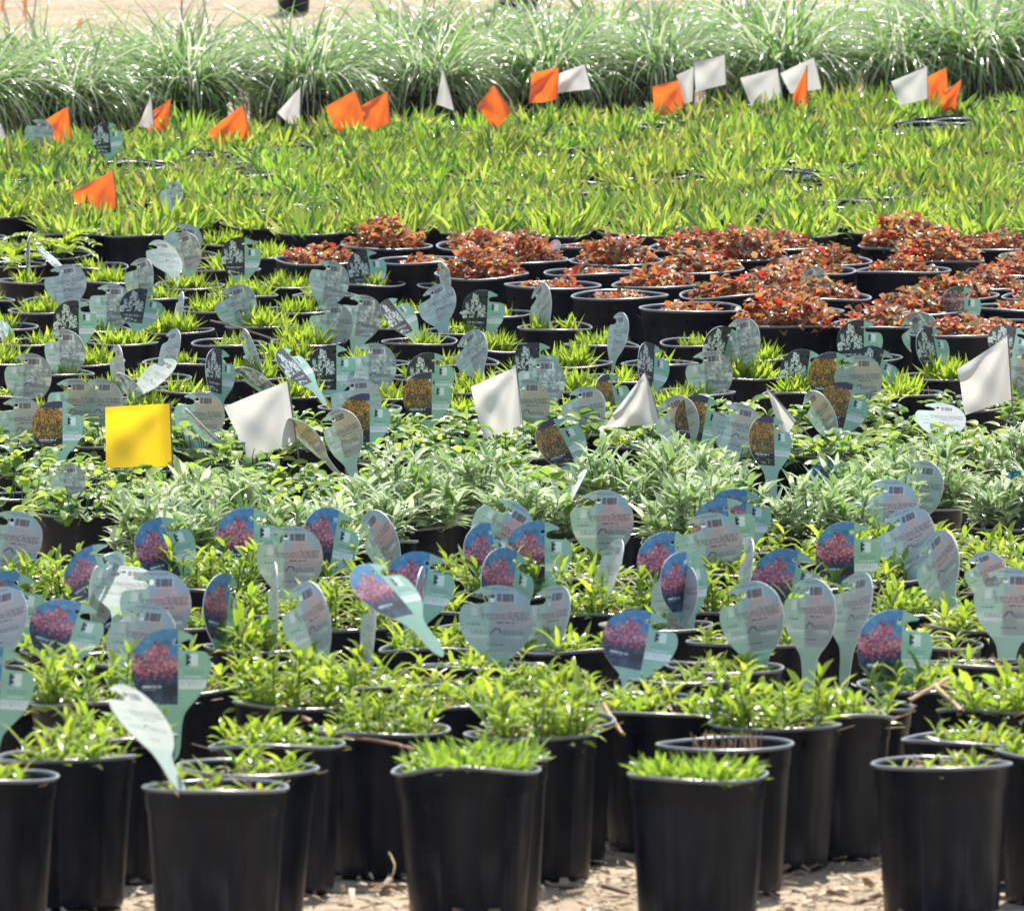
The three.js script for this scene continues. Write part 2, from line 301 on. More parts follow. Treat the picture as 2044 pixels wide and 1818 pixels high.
const P = {
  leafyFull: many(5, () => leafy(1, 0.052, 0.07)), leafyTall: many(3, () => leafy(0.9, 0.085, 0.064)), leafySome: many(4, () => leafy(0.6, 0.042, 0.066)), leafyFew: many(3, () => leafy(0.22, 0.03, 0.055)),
  carpet: many(3, () => carpet(1)), shootsFull: many(5, () => shoots(1.15, 0.066)), shootsSome: many(4, () => shoots(0.6, 0.055)), silver: many(5, () => silver(1, 0.125)), silverLow: many(2, () => silver(0.6, 0.07)),
  round: many(5, () => roundLeaf(1)), roundFew: many(2, () => roundLeaf(0.5)), redFull: many(4, () => redLeaf(1)), redBig: many(2, () => redLeaf(1.6)), redLow: many(3, () => redLeaf(0.4)), arching: many(3, arching),
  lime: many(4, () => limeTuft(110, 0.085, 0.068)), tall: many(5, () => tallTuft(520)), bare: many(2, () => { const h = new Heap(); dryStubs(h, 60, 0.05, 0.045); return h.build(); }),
};
const MATS = { leafy: M.leaf, carpet: M.leaf, shoots: M.leaf, silver: M.silver, round: M.shiny, red: M.red, arching: M.leaf, lime: M.grass, tall: M.grass, bare: M.dry };
const matOf = (k) => MATS[Object.keys(MATS).find((q) => k.startsWith(q))];

const NAMES = { leafy: 'potted_leafy_plant', carpet: 'potted_leafy_plant', bare: 'potted_dry_plant', shoots: 'potted_shoots', silver: 'potted_silver_plant', round: 'potted_round_leaf_plant', red: 'potted_red_plant', arching: 'potted_fern', lime: 'potted_lime_grass', tall: 'potted_tall_grass' };
const pots = [];                                                     // every pot standing in the field
function pot(u, v, kind, o = {}) {
  const g = thing(NAMES[Object.keys(NAMES).find((q) => kind.startsWith(q))]), k = o.shape ?? Math.floor(rnd() * 4), s = (o.width ?? 0.165) / 0.165;
  g.position.copy(land(u, v));
  g.rotation.set(slope(v) + (o.lean ?? rr(-0.025, 0.025)), o.yaw ?? rr(0, 6.3), o.tilt ?? rr(-0.025, 0.025));
  g.scale.set(s, o.tall ?? s, s);
  const body = mesh('pot', POTS[k].wall, M.pot, g);
  mesh('rim', POTS[k].rim, M.rim, body);
  mesh('soil', POTS[k].soil, M.soil, g);
  tag(mesh('mulch', POTS[k].mulch, M.dry, g), null, null, null, 'stuff');
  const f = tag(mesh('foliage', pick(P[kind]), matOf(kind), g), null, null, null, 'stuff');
  f.rotation.y = rr(0, 6.3);
  const fs = rr(0.9, 1.12) * (o.grow ?? 1); f.scale.set(fs, fs, fs); f.position.y = 0.15 * (1 - fs);
  if (kind === 'tall' || kind === 'lime') g.userData.kind = 'thing';
  pots.push({ g, u, v, kind, s, bed: o.bed, row: o.row, near: o.near });
  if (o.label) tag(g, o.label, o.category ?? 'potted plant', o.group);
  return g;
}
const potByRim = (u, y, kind, o = {}) => pot(u, solve(u, y, TALL * (o.tall ?? (o.width ?? 0.165) / 0.165)), kind, { ...o, near: true });

// ---------------------------------------------------------------- the front pots, set down one by one
const FRONT = 'leafy pots at the front of the field';
const fp = (u, y, kind, label, o = {}) => potByRim(u, y, kind, { label, group: FRONT, grow: 0.92, ...o });
fp(431, 1566, 'leafyFew', 'front black pot, nearly empty with a clear grey rim, below the bleached leaning tag', { shape: 0, tilt: 0, lean: 0 });
fp(488, 1527, 'leafySome', 'black pot of leafy shoots holding the bleached leaning tag, just behind the nearly empty pot', { shape: 0 });
fp(556, 1480, 'leafyFull', 'full leafy black pot behind and right of the nearly empty front pot', { shape: 1 });
fp(-28, 1545, 'leafySome', 'leafy black pot cut off by the left edge at the front', { shape: 0 });
fp(132, 1507, 'leafyFull', 'full leafy black pot at front left, left of the nearly empty pot', { shape: 3 });
fp(218, 1462, 'leafyFull', 'leafy black pot in the shade behind the full front left pot');
fp(934, 1527, 'carpet', 'front black pot with a squashed rim, carpeted with short green leaves, at mid front', { shape: 4, lean: 0, tilt: 0.01, yaw: -6.02 });
fp(962, 1511, 'carpet', 'black pot pressed close behind the squashed carpeted pot', { shape: 1, tilt: 0.02 });
fp(1068, 1461, 'leafyTall', 'tall leafy black pot behind and right of the squashed carpeted pot', { shape: 0, grow: 1.15 });
fp(1100, 1432, 'leafyFull', 'leaning bluish-black pot hidden behind the tall leafy pot', { tilt: -0.06 });
fp(762, 1452, 'leafyTall', 'leafy black pot behind and left of the squashed carpeted pot', { shape: 2 });
fp(1287, 1394, 'leafySome', 'leafy black pot below the pale pink-flower tag tilted back', { shape: 0 });
fp(1392, 1543, 'carpet', 'front black pot brimming with short leaves, in front of the twiggy pot', { shape: 5, lean: 0 });
fp(1450, 1481, 'bare', 'black pot of bare brown twigs and dry soil, no leaves', { shape: 0 });
fp(1545, 1442, 'leafyTall', 'full leafy black pot behind and right of the twiggy pot', { shape: 0 });
fp(1652, 1425, 'leafyFull', 'leafy black pot under the rightmost large pink-flower tag, left of the sparse front pot', { shape: 1 });
fp(1880, 1520, 'leafyFew', 'front black pot at right with sparse upright leaves and a clear grey rim', { shape: 0, lean: 0.01 });
fp(1934, 1471, 'leafySome', 'leafy black pot directly behind the sparse front right pot', { shape: 3 });
fp(2120, 1500, 'leafySome', 'leafy black pot cut off by the right edge at the front');
fp(2010, 1410, 'leafyFull', 'full leafy black pot at right with dry sticks lying across it', { grow: 1.2 });
fp(1362, 1352, 'leafySome', 'leafy black pot strewn with pale straw, left of the brown leaning tag back');
fp(1440, 1328, 'leafySome', 'black pot of straw and few leaves holding the brown leaning tag back');

// ---------------------------------------------------------------- the beds behind, row by row
const NTH = ['first', 'second', 'third', 'fourth', 'fifth', 'sixth', 'seventh', 'eighth', 'ninth', 'tenth', 'eleventh', 'twelfth', 'thirteenth', 'fourteenth', 'fifteenth', 'sixteenth', 'seventeenth', 'eighteenth'];
const lerpAt = (tab, y) => { for (let i = 1; i < tab.length; i++) if (y <= tab[i][0]) { const [a, b] = [tab[i - 1], tab[i]]; return b[1] + (a[1] - b[1]) * Math.max(0, Math.min(1, (b[0] - y) / (b[0] - a[0]))); } return tab[tab.length - 1][1]; };
const redEdge = (y) => lerpAt([[470, 540], [508, 545], [530, 760], [560, 890], [585, 1130], [610, 1290], [640, 1490], [665, 1860], [690, 2300]], y);
function bed(name, near, far, across, back, kinds, inside, o = {}) {
  const width = o.width ?? 0.165, tall = TALL * (o.tall ?? width / 0.165);
  let v = solve(1022, near, tall), row = 0;
  const end = solve(1022, far, tall);
  while (v > end) {
    const t = scaleAt(v), step = across * t, shift = (row % 2 ? step / 2 : 0) + rr(-0.15, 0.15) * step + (o.skew ?? 0) * row * step;
    for (let u = -200 + (((shift % step) + step) % step); u < 2260; u += step) {
      const uu = u + rr(-0.12, 0.12) * step, vv = v + rr(-0.22, 0.22) * back * t * 0.1, y = seen(land(uu, vv).addScaledVector(upAt(vv), tall))[1];
      if (inside && !inside(uu, y)) continue;
      if (o.gaps && rnd() < o.gaps) continue;
      const q = land(uu, vv);
      if (pots.some((p) => p.g.position.distanceTo(q) < (o.clear ?? 0.86) * (width + 0.165 * p.s) / 2)) continue;
      pot(uu, vv, typeof kinds === 'function' ? kinds(uu, y) : pick(kinds), { ...o, bed: name, row });
    }
    v -= back * t * 0.1; row++;
  }
}
bed('front leafy bed', 1405, 1150, 0.23, 0.31, ['leafyFull', 'leafyFull', 'leafyFull', 'leafyTall', 'leafySome', 'leafySome', 'leafyFew'], null, { skew: 0.16 });
bed('silver-leaf bed', 1140, 880, 0.25, 0.3, (u, y) => (y > 1090 && u > 1500 ? 'silverLow' : 'silver'), (u, y) => y > 1042 - 0.045 * u && y < 1135 - 0.035 * u, { gaps: 0.2 });
bed('right-hand leafy bed', 1140, 1060, 0.22, 0.2, ['leafyFull', 'leafySome'], (u, y) => y >= 1135 - 0.035 * u);
bed('round-leaf bed', 1042, 808, 0.2, 0.26, ['round', 'round', 'round', 'roundFew'], (u, y) => y <= 1042 - 0.045 * u && y > 856 - 0.03 * u, { grow: 1.02, gaps: 0.2 });
bed('red-leaf bed', 668, 474, 0.245, 0.32, ['redFull', 'redFull', 'redFull', 'redLow', 'redLow', 'redFull', 'redBig'], (u, y) => u > redEdge(y), { width: 0.222, tall: 1.25, clear: 0.9 });
bed('arching-fern bed', 545, 462, 0.18, 0.24, ['arching', 'arching', 'shootsSome'], (u, y) => u < 330 && y < 540, { gaps: 0.12 });
bed('lime shoot bed', 850, 470, 0.2, 0.37, ['shootsFull', 'shootsFull', 'shootsFull', 'shootsSome', 'shootsSome'], (u, y) => y <= 856 - 0.03 * u && u < redEdge(y + 14) - 80 && !(u < 340 && y < 545));
// front line of the lime grass
bed('lime grass edge', 462, 438, 0.2, 0.2, ['lime'], null, { width: 0.19, grow: 1.05 });
const LOOK = { leafyFull: 'full leafy pot', leafySome: 'half-full leafy pot', leafyTall: 'tall-grown leafy pot', leafyFew: 'sparse leafy pot', silver: 'mounded silver-green pot', silverLow: 'low silver-green pot', round: 'bushy round-leaved pot', roundFew: 'thin round-leaved pot', redFull: 'red-leaved pot', redBig: 'overflowing red-leaved pot', redLow: 'sparse red-brown pot', arching: 'yellow-green arching fern pot', shootsFull: 'full lime-shoot pot', shootsSome: 'straw-strewn lime-shoot pot', lime: 'lime grass pot' };
const beds = {};
for (const p of pots) if (p.bed) ((beds[p.bed] ??= {})[p.row] ??= []).push(p);
for (const [name, rows] of Object.entries(beds)) {
  let r = 0;
  const single = Object.keys(rows).length === 1;
  for (const row of Object.values(rows)) {
    const inside = row.filter((p) => p.u > -70 && p.u < 2114).sort((a, b) => a.u - b.u), n = inside.length;
    inside.forEach((p, i) => {
      const from = i < n / 2 ? i : n - 1 - i, side = i < n / 2 ? 'left' : 'right', place = (from ? NTH[from] + ' from the ' : 'farthest ') + side;
      tag(p.g, `${LOOK[p.kind]}, ${place} in the ${/edge/.test(name) && single ? name : NTH[r] + ' row of the ' + name}`, 'potted plant', name + ' pots');
    });
    for (const p of row) if (!inside.includes(p)) { scene.remove(p.g); p.gone = true; }
    if (n) r++;
  }
}
// names in order after the ones out of frame went
for (const base of new Set(Object.values(NAMES))) { let k = 0; for (const p of pots) if (!p.gone && p.g.name.replace(/_\d+$/, '') === base) { p.g.name = k ? base + '_' + String(k).padStart(3, '0') : base; k++; } taken.set(base, k); }

// ---------------------------------------------------------------- lime grass: one dense mass in pots standing rim to rim
const edge = (u) => 402 - 0.044 * u;                                  // where the lime grass ends and the tall grass begins
{
  const bedGroup = tag(thing('lime_grass'), 'wide band of short lime-green grass between the red pots and the tall grass', 'grass', null, 'stuff');
  const spots = [];
  let v = solve(1022, 440, 0.175), row = 0;
  while (v > 330) {
    const t = scaleAt(v), step = 0.185 * t;
    for (let u = -140 + (row % 2) * step / 2; u < 2190; u += step) {
      const uu = u + rr(-0.1, 0.1) * step, vv = v + rr(-3, 3);
      if (vv < edge(uu) + 6) continue;
      spots.push([uu, vv, rnd() < (v > 600 ? 0.05 : 0.15) ? 0.3 : 1]);
    }
    v -= 0.175 * t * 0.1; row++;
  }
  const parts = [['pot', POTS[1].wall, M.pot], ['rim', POTS[1].rim, M.rim], ['soil', POTS[1].soil, M.soil]];
  const sets = parts.map(([n, g, m]) => { const i = new THREE.InstancedMesh(g, m, spots.length); i.name = n; return i; });
  const split = many(4, (k) => spots.filter((_, i) => i % 4 === k)), tufts = split.map((s, k) => { const i = new THREE.InstancedMesh(P.lime[k], M.grass, s.length); i.name = 'foliage'; return i; });
  const d = new THREE.Object3D();
  spots.forEach(([u, w, f], i) => {
    d.position.copy(land(u, w)); d.rotation.set(slope(w) + rr(-0.04, 0.04), rr(0, 6.3), rr(-0.03, 0.03)); d.scale.setScalar(1.08); d.updateMatrix();
    sets.forEach((s) => s.setMatrixAt(i, d.matrix));
    const b = rr(0.72, 1.25) * f; d.scale.set(1.1 * (f < 1 ? 0.8 : 1), b, 1.1 * (f < 1 ? 0.8 : 1)); d.position.addScaledVector(upAt(w), 0.162 - 0.15 * b); d.rotation.y = rr(0, 6.3); d.updateMatrix();
    tufts[i % 4].setMatrixAt(Math.floor(i / 4), d.matrix); const k = rr(0.75, 1.1); tufts[i % 4].setColorAt(Math.floor(i / 4), new THREE.Color().setRGB(k * rr(0.85, 1.15), k, k * rr(0.8, 1.2)));
  });
  for (const s of [...sets, ...tufts]) { s.castShadow = s.receiveShadow = true; s.userData.kind = 'stuff'; bedGroup.add(s); }
}
// ---------------------------------------------------------------- tall grass clumps behind
{
  const rows = [[[-70, 236], [140, 228], [372, 214], [610, 205], [862, 196], [1090, 186], [1330, 180], [1560, 172], [1790, 168], [1950, 160], [2130, 156]]];
  const names = ['at the left edge', 'behind the leftmost orange flag', 'behind the folded orange flag at left', 'right of the small white flag at left', 'behind the tall white pennant', 'behind the crumpled orange flag', 'behind the orange flag beside two white ones', 'behind the pair of flat white flags', 'left of the large dark clump', 'large and dark, behind the twin orange flags', 'at the right edge'];
  rows[0].forEach(([u, y], i) => {
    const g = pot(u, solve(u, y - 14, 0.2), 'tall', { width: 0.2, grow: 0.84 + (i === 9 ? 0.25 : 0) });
    tag(g, 'tall green arching grass clump ' + names[i] + (i ? ', front row' : ', front row'), 'ornamental grass', 'tall grass clumps');
  });
  const back = ['second', 'third', 'fourth', 'fifth'];
  for (let r = 0; r < 3; r++) {
    const us = [];
    for (let i = 0; i < 11; i++) { const u = -120 + i * 222 + (r % 2 ? 0 : 110) + rr(-40, 40); if (u > (r === 2 ? 560 : -90) && u < 2130) us.push(u); }
    us.forEach((u, i) => {
      const from = i < us.length / 2 ? i : us.length - 1 - i;
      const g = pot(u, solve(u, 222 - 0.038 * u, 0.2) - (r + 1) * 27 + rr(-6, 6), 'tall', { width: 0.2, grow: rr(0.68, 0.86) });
      tag(g, `pale-streaked tall grass clump, ${from ? NTH[from] + ' from the' : 'farthest'} ${i < us.length / 2 ? 'left' : 'right'} in the ${back[r]} row of tall grass`, 'ornamental grass', 'tall grass clumps in the back rows');
    });
  }
}

// ---------------------------------------------------------------- plant tags: palette-shaped plastic, picture on the front, text on the back
const W = 0.109;
const canvas = (f) => { const c = document.createElement('canvas'); c.width = 512; c.height = 1024; const x = c.getContext('2d'); f(x); x.fillStyle = 'rgba(214, 230, 226, 0.07)'; x.fillRect(0, 0, 512, 1024); const t = new THREE.CanvasTexture(c); t.colorSpace = THREE.SRGBColorSpace; t.anisotropy = 4; return t; };
// canvas: 512 px = one head width; head centre at (256, 256)
const dots = (x, n, x0, y0, x1, y1, r0, r1, cols) => { for (let i = 0; i < n; i++) { x.fillStyle = pick(cols); x.beginPath(); x.ellipse(rr(x0, x1), rr(y0, y1), rr(r0, r1), rr(r0, r1), rr(0, 3), 0, 7); x.fill(); } };
function front(x, paint, left = 300) {
  x.fillStyle = '#93c0b2'; x.fillRect(0, 0, 512, 1024);
  x.save(); x.beginPath(); x.rect(0, 0, left, 490); x.clip(); paint(x, left); x.restore();
  x.fillStyle = '#1d2f3c'; x.fillRect(352, 162, 40, 76); x.fillStyle = '#dcecf2'; x.fillRect(384, 160, 46, 82);
  x.strokeStyle = '#dcecf2'; x.lineWidth = 9; x.beginPath(); x.arc(374, 184, 15, -1.9, 1.7); x.stroke(); x.beginPath(); x.arc(372, 216, 16, -1.7, 1.9); x.stroke();
  x.fillStyle = '#5b8f8a'; for (const y of [268, 284]) for (let q = 340; q < 462; q += rr(10, 22)) x.fillRect(q, y, rr(6, 14), 6);
  x.fillStyle = '#e4eef6'; for (let q = 348; q < 452; q += rr(9, 16)) x.fillRect(q, 306, 7, 9);
  x.fillRect(left + 6, 330, 180, 58);
  x.fillStyle = '#7f8fb8'; for (const y of [342, 354, 367]) for (let q = left + 16; q < 466; q += rr(12, 26)) x.fillRect(q, y, rr(8, 18), 4);
}
const strip = (x, y, w) => { x.fillStyle = '#c9d6e6'; for (let q = 70; q < 70 + w; q += rr(12, 24)) x.fillRect(q, y, rr(9, 18), 15); x.fillStyle = '#8f9db8'; for (let q = 82; q < w + 40; q += rr(9, 18)) x.fillRect(q, y + 24, rr(5, 12), 6); };
const TEX = {
  pink: canvas((x) => front(x, () => {
    x.fillStyle = '#4a86bc'; x.fillRect(0, 0, 300, 260); x.fillStyle = '#5c9bd8'; dots(x, 30, 0, 0, 300, 170, 10, 34, ['#4f8cc2', '#5f9acb', '#4480b4']);
    x.fillStyle = '#26324f'; x.fillRect(0, 250, 300, 260); dots(x, 90, 0, 250, 300, 490, 6, 26, ['#1c2440', '#2c3f5e', '#223052', '#31506a']);
    for (const [a, b, r] of [[60, 210, 52], [150, 170, 56], [205, 140, 34], [230, 215, 52], [110, 245, 58], [40, 255, 46], [262, 250, 44], [170, 235, 50], [165, 105, 18]]) dots(x, 80, a - r, b - r * 0.8, a + r, b + r * 0.9, 3, 13, ['#c06a84', '#cf8a9e', '#a8506e', '#dba6b4', '#8a4260', '#b86a86', '#6d3a58']);
    dots(x, 60, 0, 270, 300, 330, 5, 16, ['#7d3056', '#b04a70', '#2c2f50', '#203050']);
    x.fillStyle = '#171d30'; x.fillRect(206, 360, 94, 70); strip(x, 368, 118);
  })),
  white: canvas((x) => front(x, () => {
    x.fillStyle = '#20292b'; x.fillRect(0, 0, 300, 500); dots(x, 90, 0, 60, 300, 490, 6, 22, ['#1a2c22', '#16211f', '#24352b', '#0c1114']);
    for (const [a, b, h] of [[60, 300, 150], [120, 330, 210], [175, 250, 190], [215, 330, 170], [255, 320, 130], [140, 140, 90], [30, 340, 80]]) for (let k = 0; k < 110; k++) { const t = rnd(); x.fillStyle = pick(['#f4f8f6', '#dfeae8', '#a9c0bc', '#7d988f', '#ffffff']); x.beginPath(); x.arc(a + rr(-34, 34) * (0.35 + t * 0.65), b - h * (1 - t) + rr(-8, 8), rr(2, 8), 0, 7); x.fill(); }
    x.fillStyle = '#0f1216'; x.fillRect(0, 372, 300, 46); strip(x, 378, 200); dots(x, 40, 90, 430, 240, 470, 4, 12, ['#e8eeec', '#b9cbc8', '#20302a']);
  })),
  yellow: canvas((x) => front(x, () => {
    x.fillStyle = '#3a3a5a'; x.fillRect(0, 0, 300, 500); x.fillStyle = '#3d3a1c'; x.beginPath(); x.ellipse(140, 220, 170, 150, 0, 0, 7); x.fill();
    dots(x, 1100, 0, 70, 300, 340, 2, 8, ['#d89a2a', '#c07f1e', '#e9b548', '#8a5a1c', '#5a4a20', '#b98a3a']);
    dots(x, 160, 40, 230, 300, 380, 3, 11, ['#1f3a3a', '#28504a', '#6a5a24', '#243028']);
    dots(x, 60, 0, 300, 300, 370, 3, 9, ['#c9962e', '#8a6a2a']); x.fillStyle = '#1a1a26'; x.fillRect(0, 372, 300, 120); strip(x, 378, 160); dots(x, 30, 60, 430, 260, 480, 4, 10, ['#c9962e', '#28402e']);
  })),
  blue: canvas((x) => front(x, () => { x.fillStyle = '#1b4a66'; x.fillRect(0, 0, 300, 500); dots(x, 420, 0, 40, 300, 480, 3, 14, ['#2f7fa8', '#3d93bd', '#1c5576', '#6cb4d0', '#204a3a']); strip(x, 378, 160); })),
  rose: canvas((x) => front(x, () => { x.fillStyle = '#38563f'; x.fillRect(0, 0, 300, 500); dots(x, 160, 0, 60, 300, 400, 5, 18, ['#2c4a36', '#4d7352', '#24402e']); dots(x, 150, 40, 60, 290, 280, 4, 16, ['#c98a96', '#b8707e', '#8f5560', '#d8a8ae']); x.fillStyle = '#141c20'; x.fillRect(0, 372, 300, 60); strip(x, 378, 180); })),
  back: canvas((x) => {
    x.fillStyle = '#dde6e2'; x.fillRect(0, 0, 512, 1024);
    x.fillStyle = '#3a4652'; x.font = 'bold 20px sans-serif';
    x.beginPath(); x.arc(142, 86, 21, 0, 7); x.fill(); x.fillStyle = '#d5e2e2'; x.fillRect(136, 74, 12, 24);
    x.fillStyle = '#c7b64c'; x.fillRect(186, 84, 28, 12); x.fillStyle = '#b04a3c'; x.fillRect(194, 76, 14, 8);
    x.fillStyle = '#f2f7f8'; x.fillRect(242, 52, 150, 78); x.fillStyle = '#51444e'; for (let q = 258; q < 372;) { const w = rr(2, 6); if (q < 284 || q > 294) x.fillRect(q, 62, w, 58); q += w + rr(1.5, 3); }
    x.fillStyle = '#6c7a86'; for (let q = 170; q < 330; q += rr(10, 24)) x.fillRect(q, 26, rr(6, 18), 5);
    const line = (y, a, b, h, c) => { x.fillStyle = c; for (let q = a; q < b; q += rr(12, 30)) x.fillRect(q, y, rr(9, 24), h); };
    for (const [y, a, b] of [[196, 330, 470], [210, 160, 470], [222, 160, 474], [234, 160, 476], [246, 160, 470], [230, 60, 120]]) line(y, a, b, 6, '#6a7480');
    line(268, 258, 374, 8, '#3f4954'); line(286, 60, 130, 7, '#54606a'); for (const y of [330, 342, 354]) { line(y, 80, 216, 5, '#72808a'); line(y, 300, 440, 5, '#72808a'); }
    x.strokeStyle = '#4a5660'; x.lineWidth = 9; x.beginPath(); x.moveTo(228, 350); x.lineTo(250, 318); x.lineTo(280, 320); x.lineTo(292, 350); x.stroke(); line(430, 200, 316, 7, '#5a6670');
    x.fillStyle = '#c2d6d6'; x.fillRect(0, 500, 512, 524);
  }),
};
const outline = [[0, -1.2], [-0.075, -1.12], [-0.105, -1.0], [-0.12, -0.8], [-0.145, -0.66], [-0.2, -0.55], [-0.3, -0.45], [-0.4, -0.33], [-0.47, -0.19], [-0.5, -0.04], [-0.497, 0.09], [-0.465, 0.22], [-0.4, 0.33], [-0.3, 0.42], [-0.18, 0.478], [-0.06, 0.5], [0.05, 0.497], [0.17, 0.468], [0.27, 0.42], [0.312, 0.395], [0.3, 0.372], [0.26, 0.362], [0.19, 0.352], [0.135, 0.33], [0.108, 0.292], [0.125, 0.25], [0.18, 0.23], [0.39, 0.218], [0.455, 0.195], [0.492, 0.11], [0.5, 0.01], [0.46, -0.17], [0.37, -0.33], [0.25, -0.47], [0.17, -0.58], [0.135, -0.75], [0.12, -1.0], [0.085, -1.12]];
const curve = new THREE.CatmullRomCurve3(outline.map(([x, y]) => new THREE.Vector3(x, y, 0)), true, 'catmullrom', 0.4).getPoints(110).slice(0, -1);
function tagShape(bow, sway) {                                        // bow: curl about the upright; sway: the head nodding back
  const th = 0.0007, fold = (x, y, z) => { const k = y + 1.2; return [x * W, k * W + z * 0, z + (bow * x * x + sway * Math.max(0, k - 0.5) ** 2) * W]; };
  const shape = new THREE.Shape(curve.map((p) => new THREE.Vector2(p.x, p.y))), hole = new THREE.Path();
  hole.absellipse(0.055, 0.34, 0.034, 0.03, 0, 2 * Math.PI, true); shape.holes.push(hole);
  // a fine fan of triangles so that it can bend: cut the outline into level bands
  const flat = new THREE.ShapeGeometry(shape, 8);
  let tris = [];
  { const p = flat.attributes.position, ix = flat.index.array; for (let i = 0; i < ix.length; i += 3) tris.push([0, 1, 2].map((k) => [p.getX(ix[i + k]), p.getY(ix[i + k])])); }
  for (let pass = 0; pass < 7; pass++) {                              // longest edge split until short
    const next = [];
    for (const t of tris) {
      let m = 0, d = 0;
      for (let k = 0; k < 3; k++) { const a = t[k], b = t[(k + 1) % 3], q = Math.hypot(a[0] - b[0], a[1] - b[1]); if (q > d) { d = q; m = k; } }
      if (d < 0.22) { next.push(t); continue; }
      const a = t[m], b = t[(m + 1) % 3], c = t[(m + 2) % 3], h = [(a[0] + b[0]) / 2, (a[1] + b[1]) / 2]; next.push([a, h, c], [h, b, c]);
    }
    tris = next;
  }
  const face = (z, flip) => { const p = [], uv = []; for (const t of tris) for (const k of flip ? [0, 2, 1] : [0, 1, 2]) { p.push(...fold(t[k][0], t[k][1], z)); uv.push(flip ? 0.5 - t[k][0] : 0.5 + t[k][0], 1 - (0.5 - t[k][1]) / 2); } const g = new THREE.BufferGeometry(); g.setAttribute('position', new THREE.Float32BufferAttribute(p, 3)); g.setAttribute('uv', new THREE.Float32BufferAttribute(uv, 2)); return g; };
  const side = () => { const p = [], uv = []; for (let i = 0; i < curve.length; i++) { const a = curve[i], b = curve[(i + 1) % curve.length], q = [fold(a.x, a.y, -th), fold(b.x, b.y, -th), fold(b.x, b.y, th), fold(a.x, a.y, -th), fold(b.x, b.y, th), fold(a.x, a.y, th)]; for (const k of q) { p.push(...k); uv.push(0, 0); } } const g = new THREE.BufferGeometry(); g.setAttribute('position', new THREE.Float32BufferAttribute(p, 3)); g.setAttribute('uv', new THREE.Float32BufferAttribute(uv, 2)); return g; };
  const g = mergeGeometries([face(th, false), face(-th, true), side()], true);
  g.computeVertexNormals();
  return g;
}
const SHAPES = [tagShape(0, 0), tagShape(0.14, 0.02), tagShape(-0.12, -0.04), tagShape(0.28, -0.06), tagShape(-0.25, 0.05)];
const sheet = (map, o = {}) => new THREE.MeshPhysicalMaterial({ map, roughness: 1, transmission: 0.42, thickness: 0, clearcoat: 0.6, clearcoatRoughness: 0.16, side: THREE.DoubleSide, ...o });
const FADE = [[1, 1, 1], [0.88, 0.9, 0.84], [0.97, 0.94, 0.84]];             // new, grubby, yellowed
const FACE = Object.fromEntries(Object.entries(TEX).map(([k, t]) => [k, FADE.map((f) => sheet(t, { color: new THREE.Color().setRGB(...f), transmission: k === 'back' ? 0.5 : 0.4 }))])), EDGE = new THREE.MeshStandardMaterial({ color: 0xeef6f4, roughness: 0.5 });
const TAGGROUP = { pink: 'pink-flower plant tags', white: 'white-flower plant tags', yellow: 'yellow-flower plant tags', blue: 'blue-flower plant tags', rose: 'rose-flower plant tags' };
// kind, head centre (u, y), turn, tilt to the right, lean back, label
function plantTag(kind, u, y, turn, tilt, back, label, o = {}) {
  const size = o.size ?? (kind === 'pink' ? 0.9 : 0.86);
  if (back < 12 && o.bent === undefined) { back += rr(0, 20); turn += rr(-14, 14); tilt += rr(-8, 8); } else if (back < 12) back += rr(0, 6);
  let v = solve(u, y, o.high ?? 0.225);
  let best = null, cost = 1e9;
  for (const p of pots) { if (p.gone) continue; const s = scaleAt(p.v), du = Math.abs(u + (o.root ?? -Math.sin(R(tilt)) * 60 * s / 900) - p.u) / (RIM * p.s * s), dv = Math.abs(p.v - v) / (0.1 * s); if (du < 0.85 && dv + du * 0.03 < cost) { cost = dv + du * 0.03; best = p; } }
  if (best && cost < 0.22) v = best.v + rr(-0.2, 0.2) * RIM * scaleAt(v) * 0.1;
  const m = mesh('plant_tag', SHAPES[o.bent ?? Math.floor(rnd() * 5)], [pick(FACE[kind]), pick(FACE.back), EDGE]);
  m.rotation.set(R(-back) + slope(v), R(turn), R(-tilt), 'ZXY');
  m.scale.setScalar(size);
  m.position.copy(at(u, y, reach(v))).sub(new THREE.Vector3(0, 1.2 * W * size, 0).applyEuler(m.rotation));
  return tag(m, label, 'plant tag', TAGGROUP[kind]);
}
const T = plantTag;
// front leafy bed: pink-flower tags
T('pink', 341, 1334, 5, 0, 0, 'largest pink-flower tag, facing forward at front left above the bleached leaning tag', { bent: 0 });
T('pink', 132, 1256, -5, 16, 34, 'pale pink-flower tag tipped back to the right at far left');
T('pink', 18, 1209, 0, 8, 8, 'pink-flower tag half hidden by leaves at the left edge');
T('pink', -14, 1372, 0, 0, 0, 'dark blue sliver of a tag cut by the left edge above the front pots');
T('pink', -8, 1240, 150, 0, 30, 'small bright tag corner at the left edge beside the half hidden pink tag');
T('pink', 310, 1209, 180, 0, 3, 'large grey text side of a tag directly behind the largest pink-flower tag', { bent: 0 });
T('pink', 187, 1142, -10, -18, 52, 'pink-flower tag fallen far back beside the white glare at left');
T('pink', 250, 1172, 180, 5, 57, 'tag glaring white in the sun at left, behind the large grey text side', { bent: 0 });
T('pink', 214, 1172, 236, 15, 0, 'narrow grey tag turned nearly edge-on, left of the white glare');
T('pink', 277, 1276, 150, 10, 0, 'grey text side peeping out behind the left rim of the largest pink tag');
T('pink', 444, 1216, 68, 2, 0, 'dark pink-flower tag turned to a narrow sliver, right of the large grey text side');
T('pink', 331, 1095, 28, -20, 12, 'pale pink-flower tag leaning left below the silver plants, left of centre');
T('pink', 495, 1077, 6, 0, 0, 'upright pink-flower tag on dark ground in front of the silver plants, left of its twin', { bent: 0 });
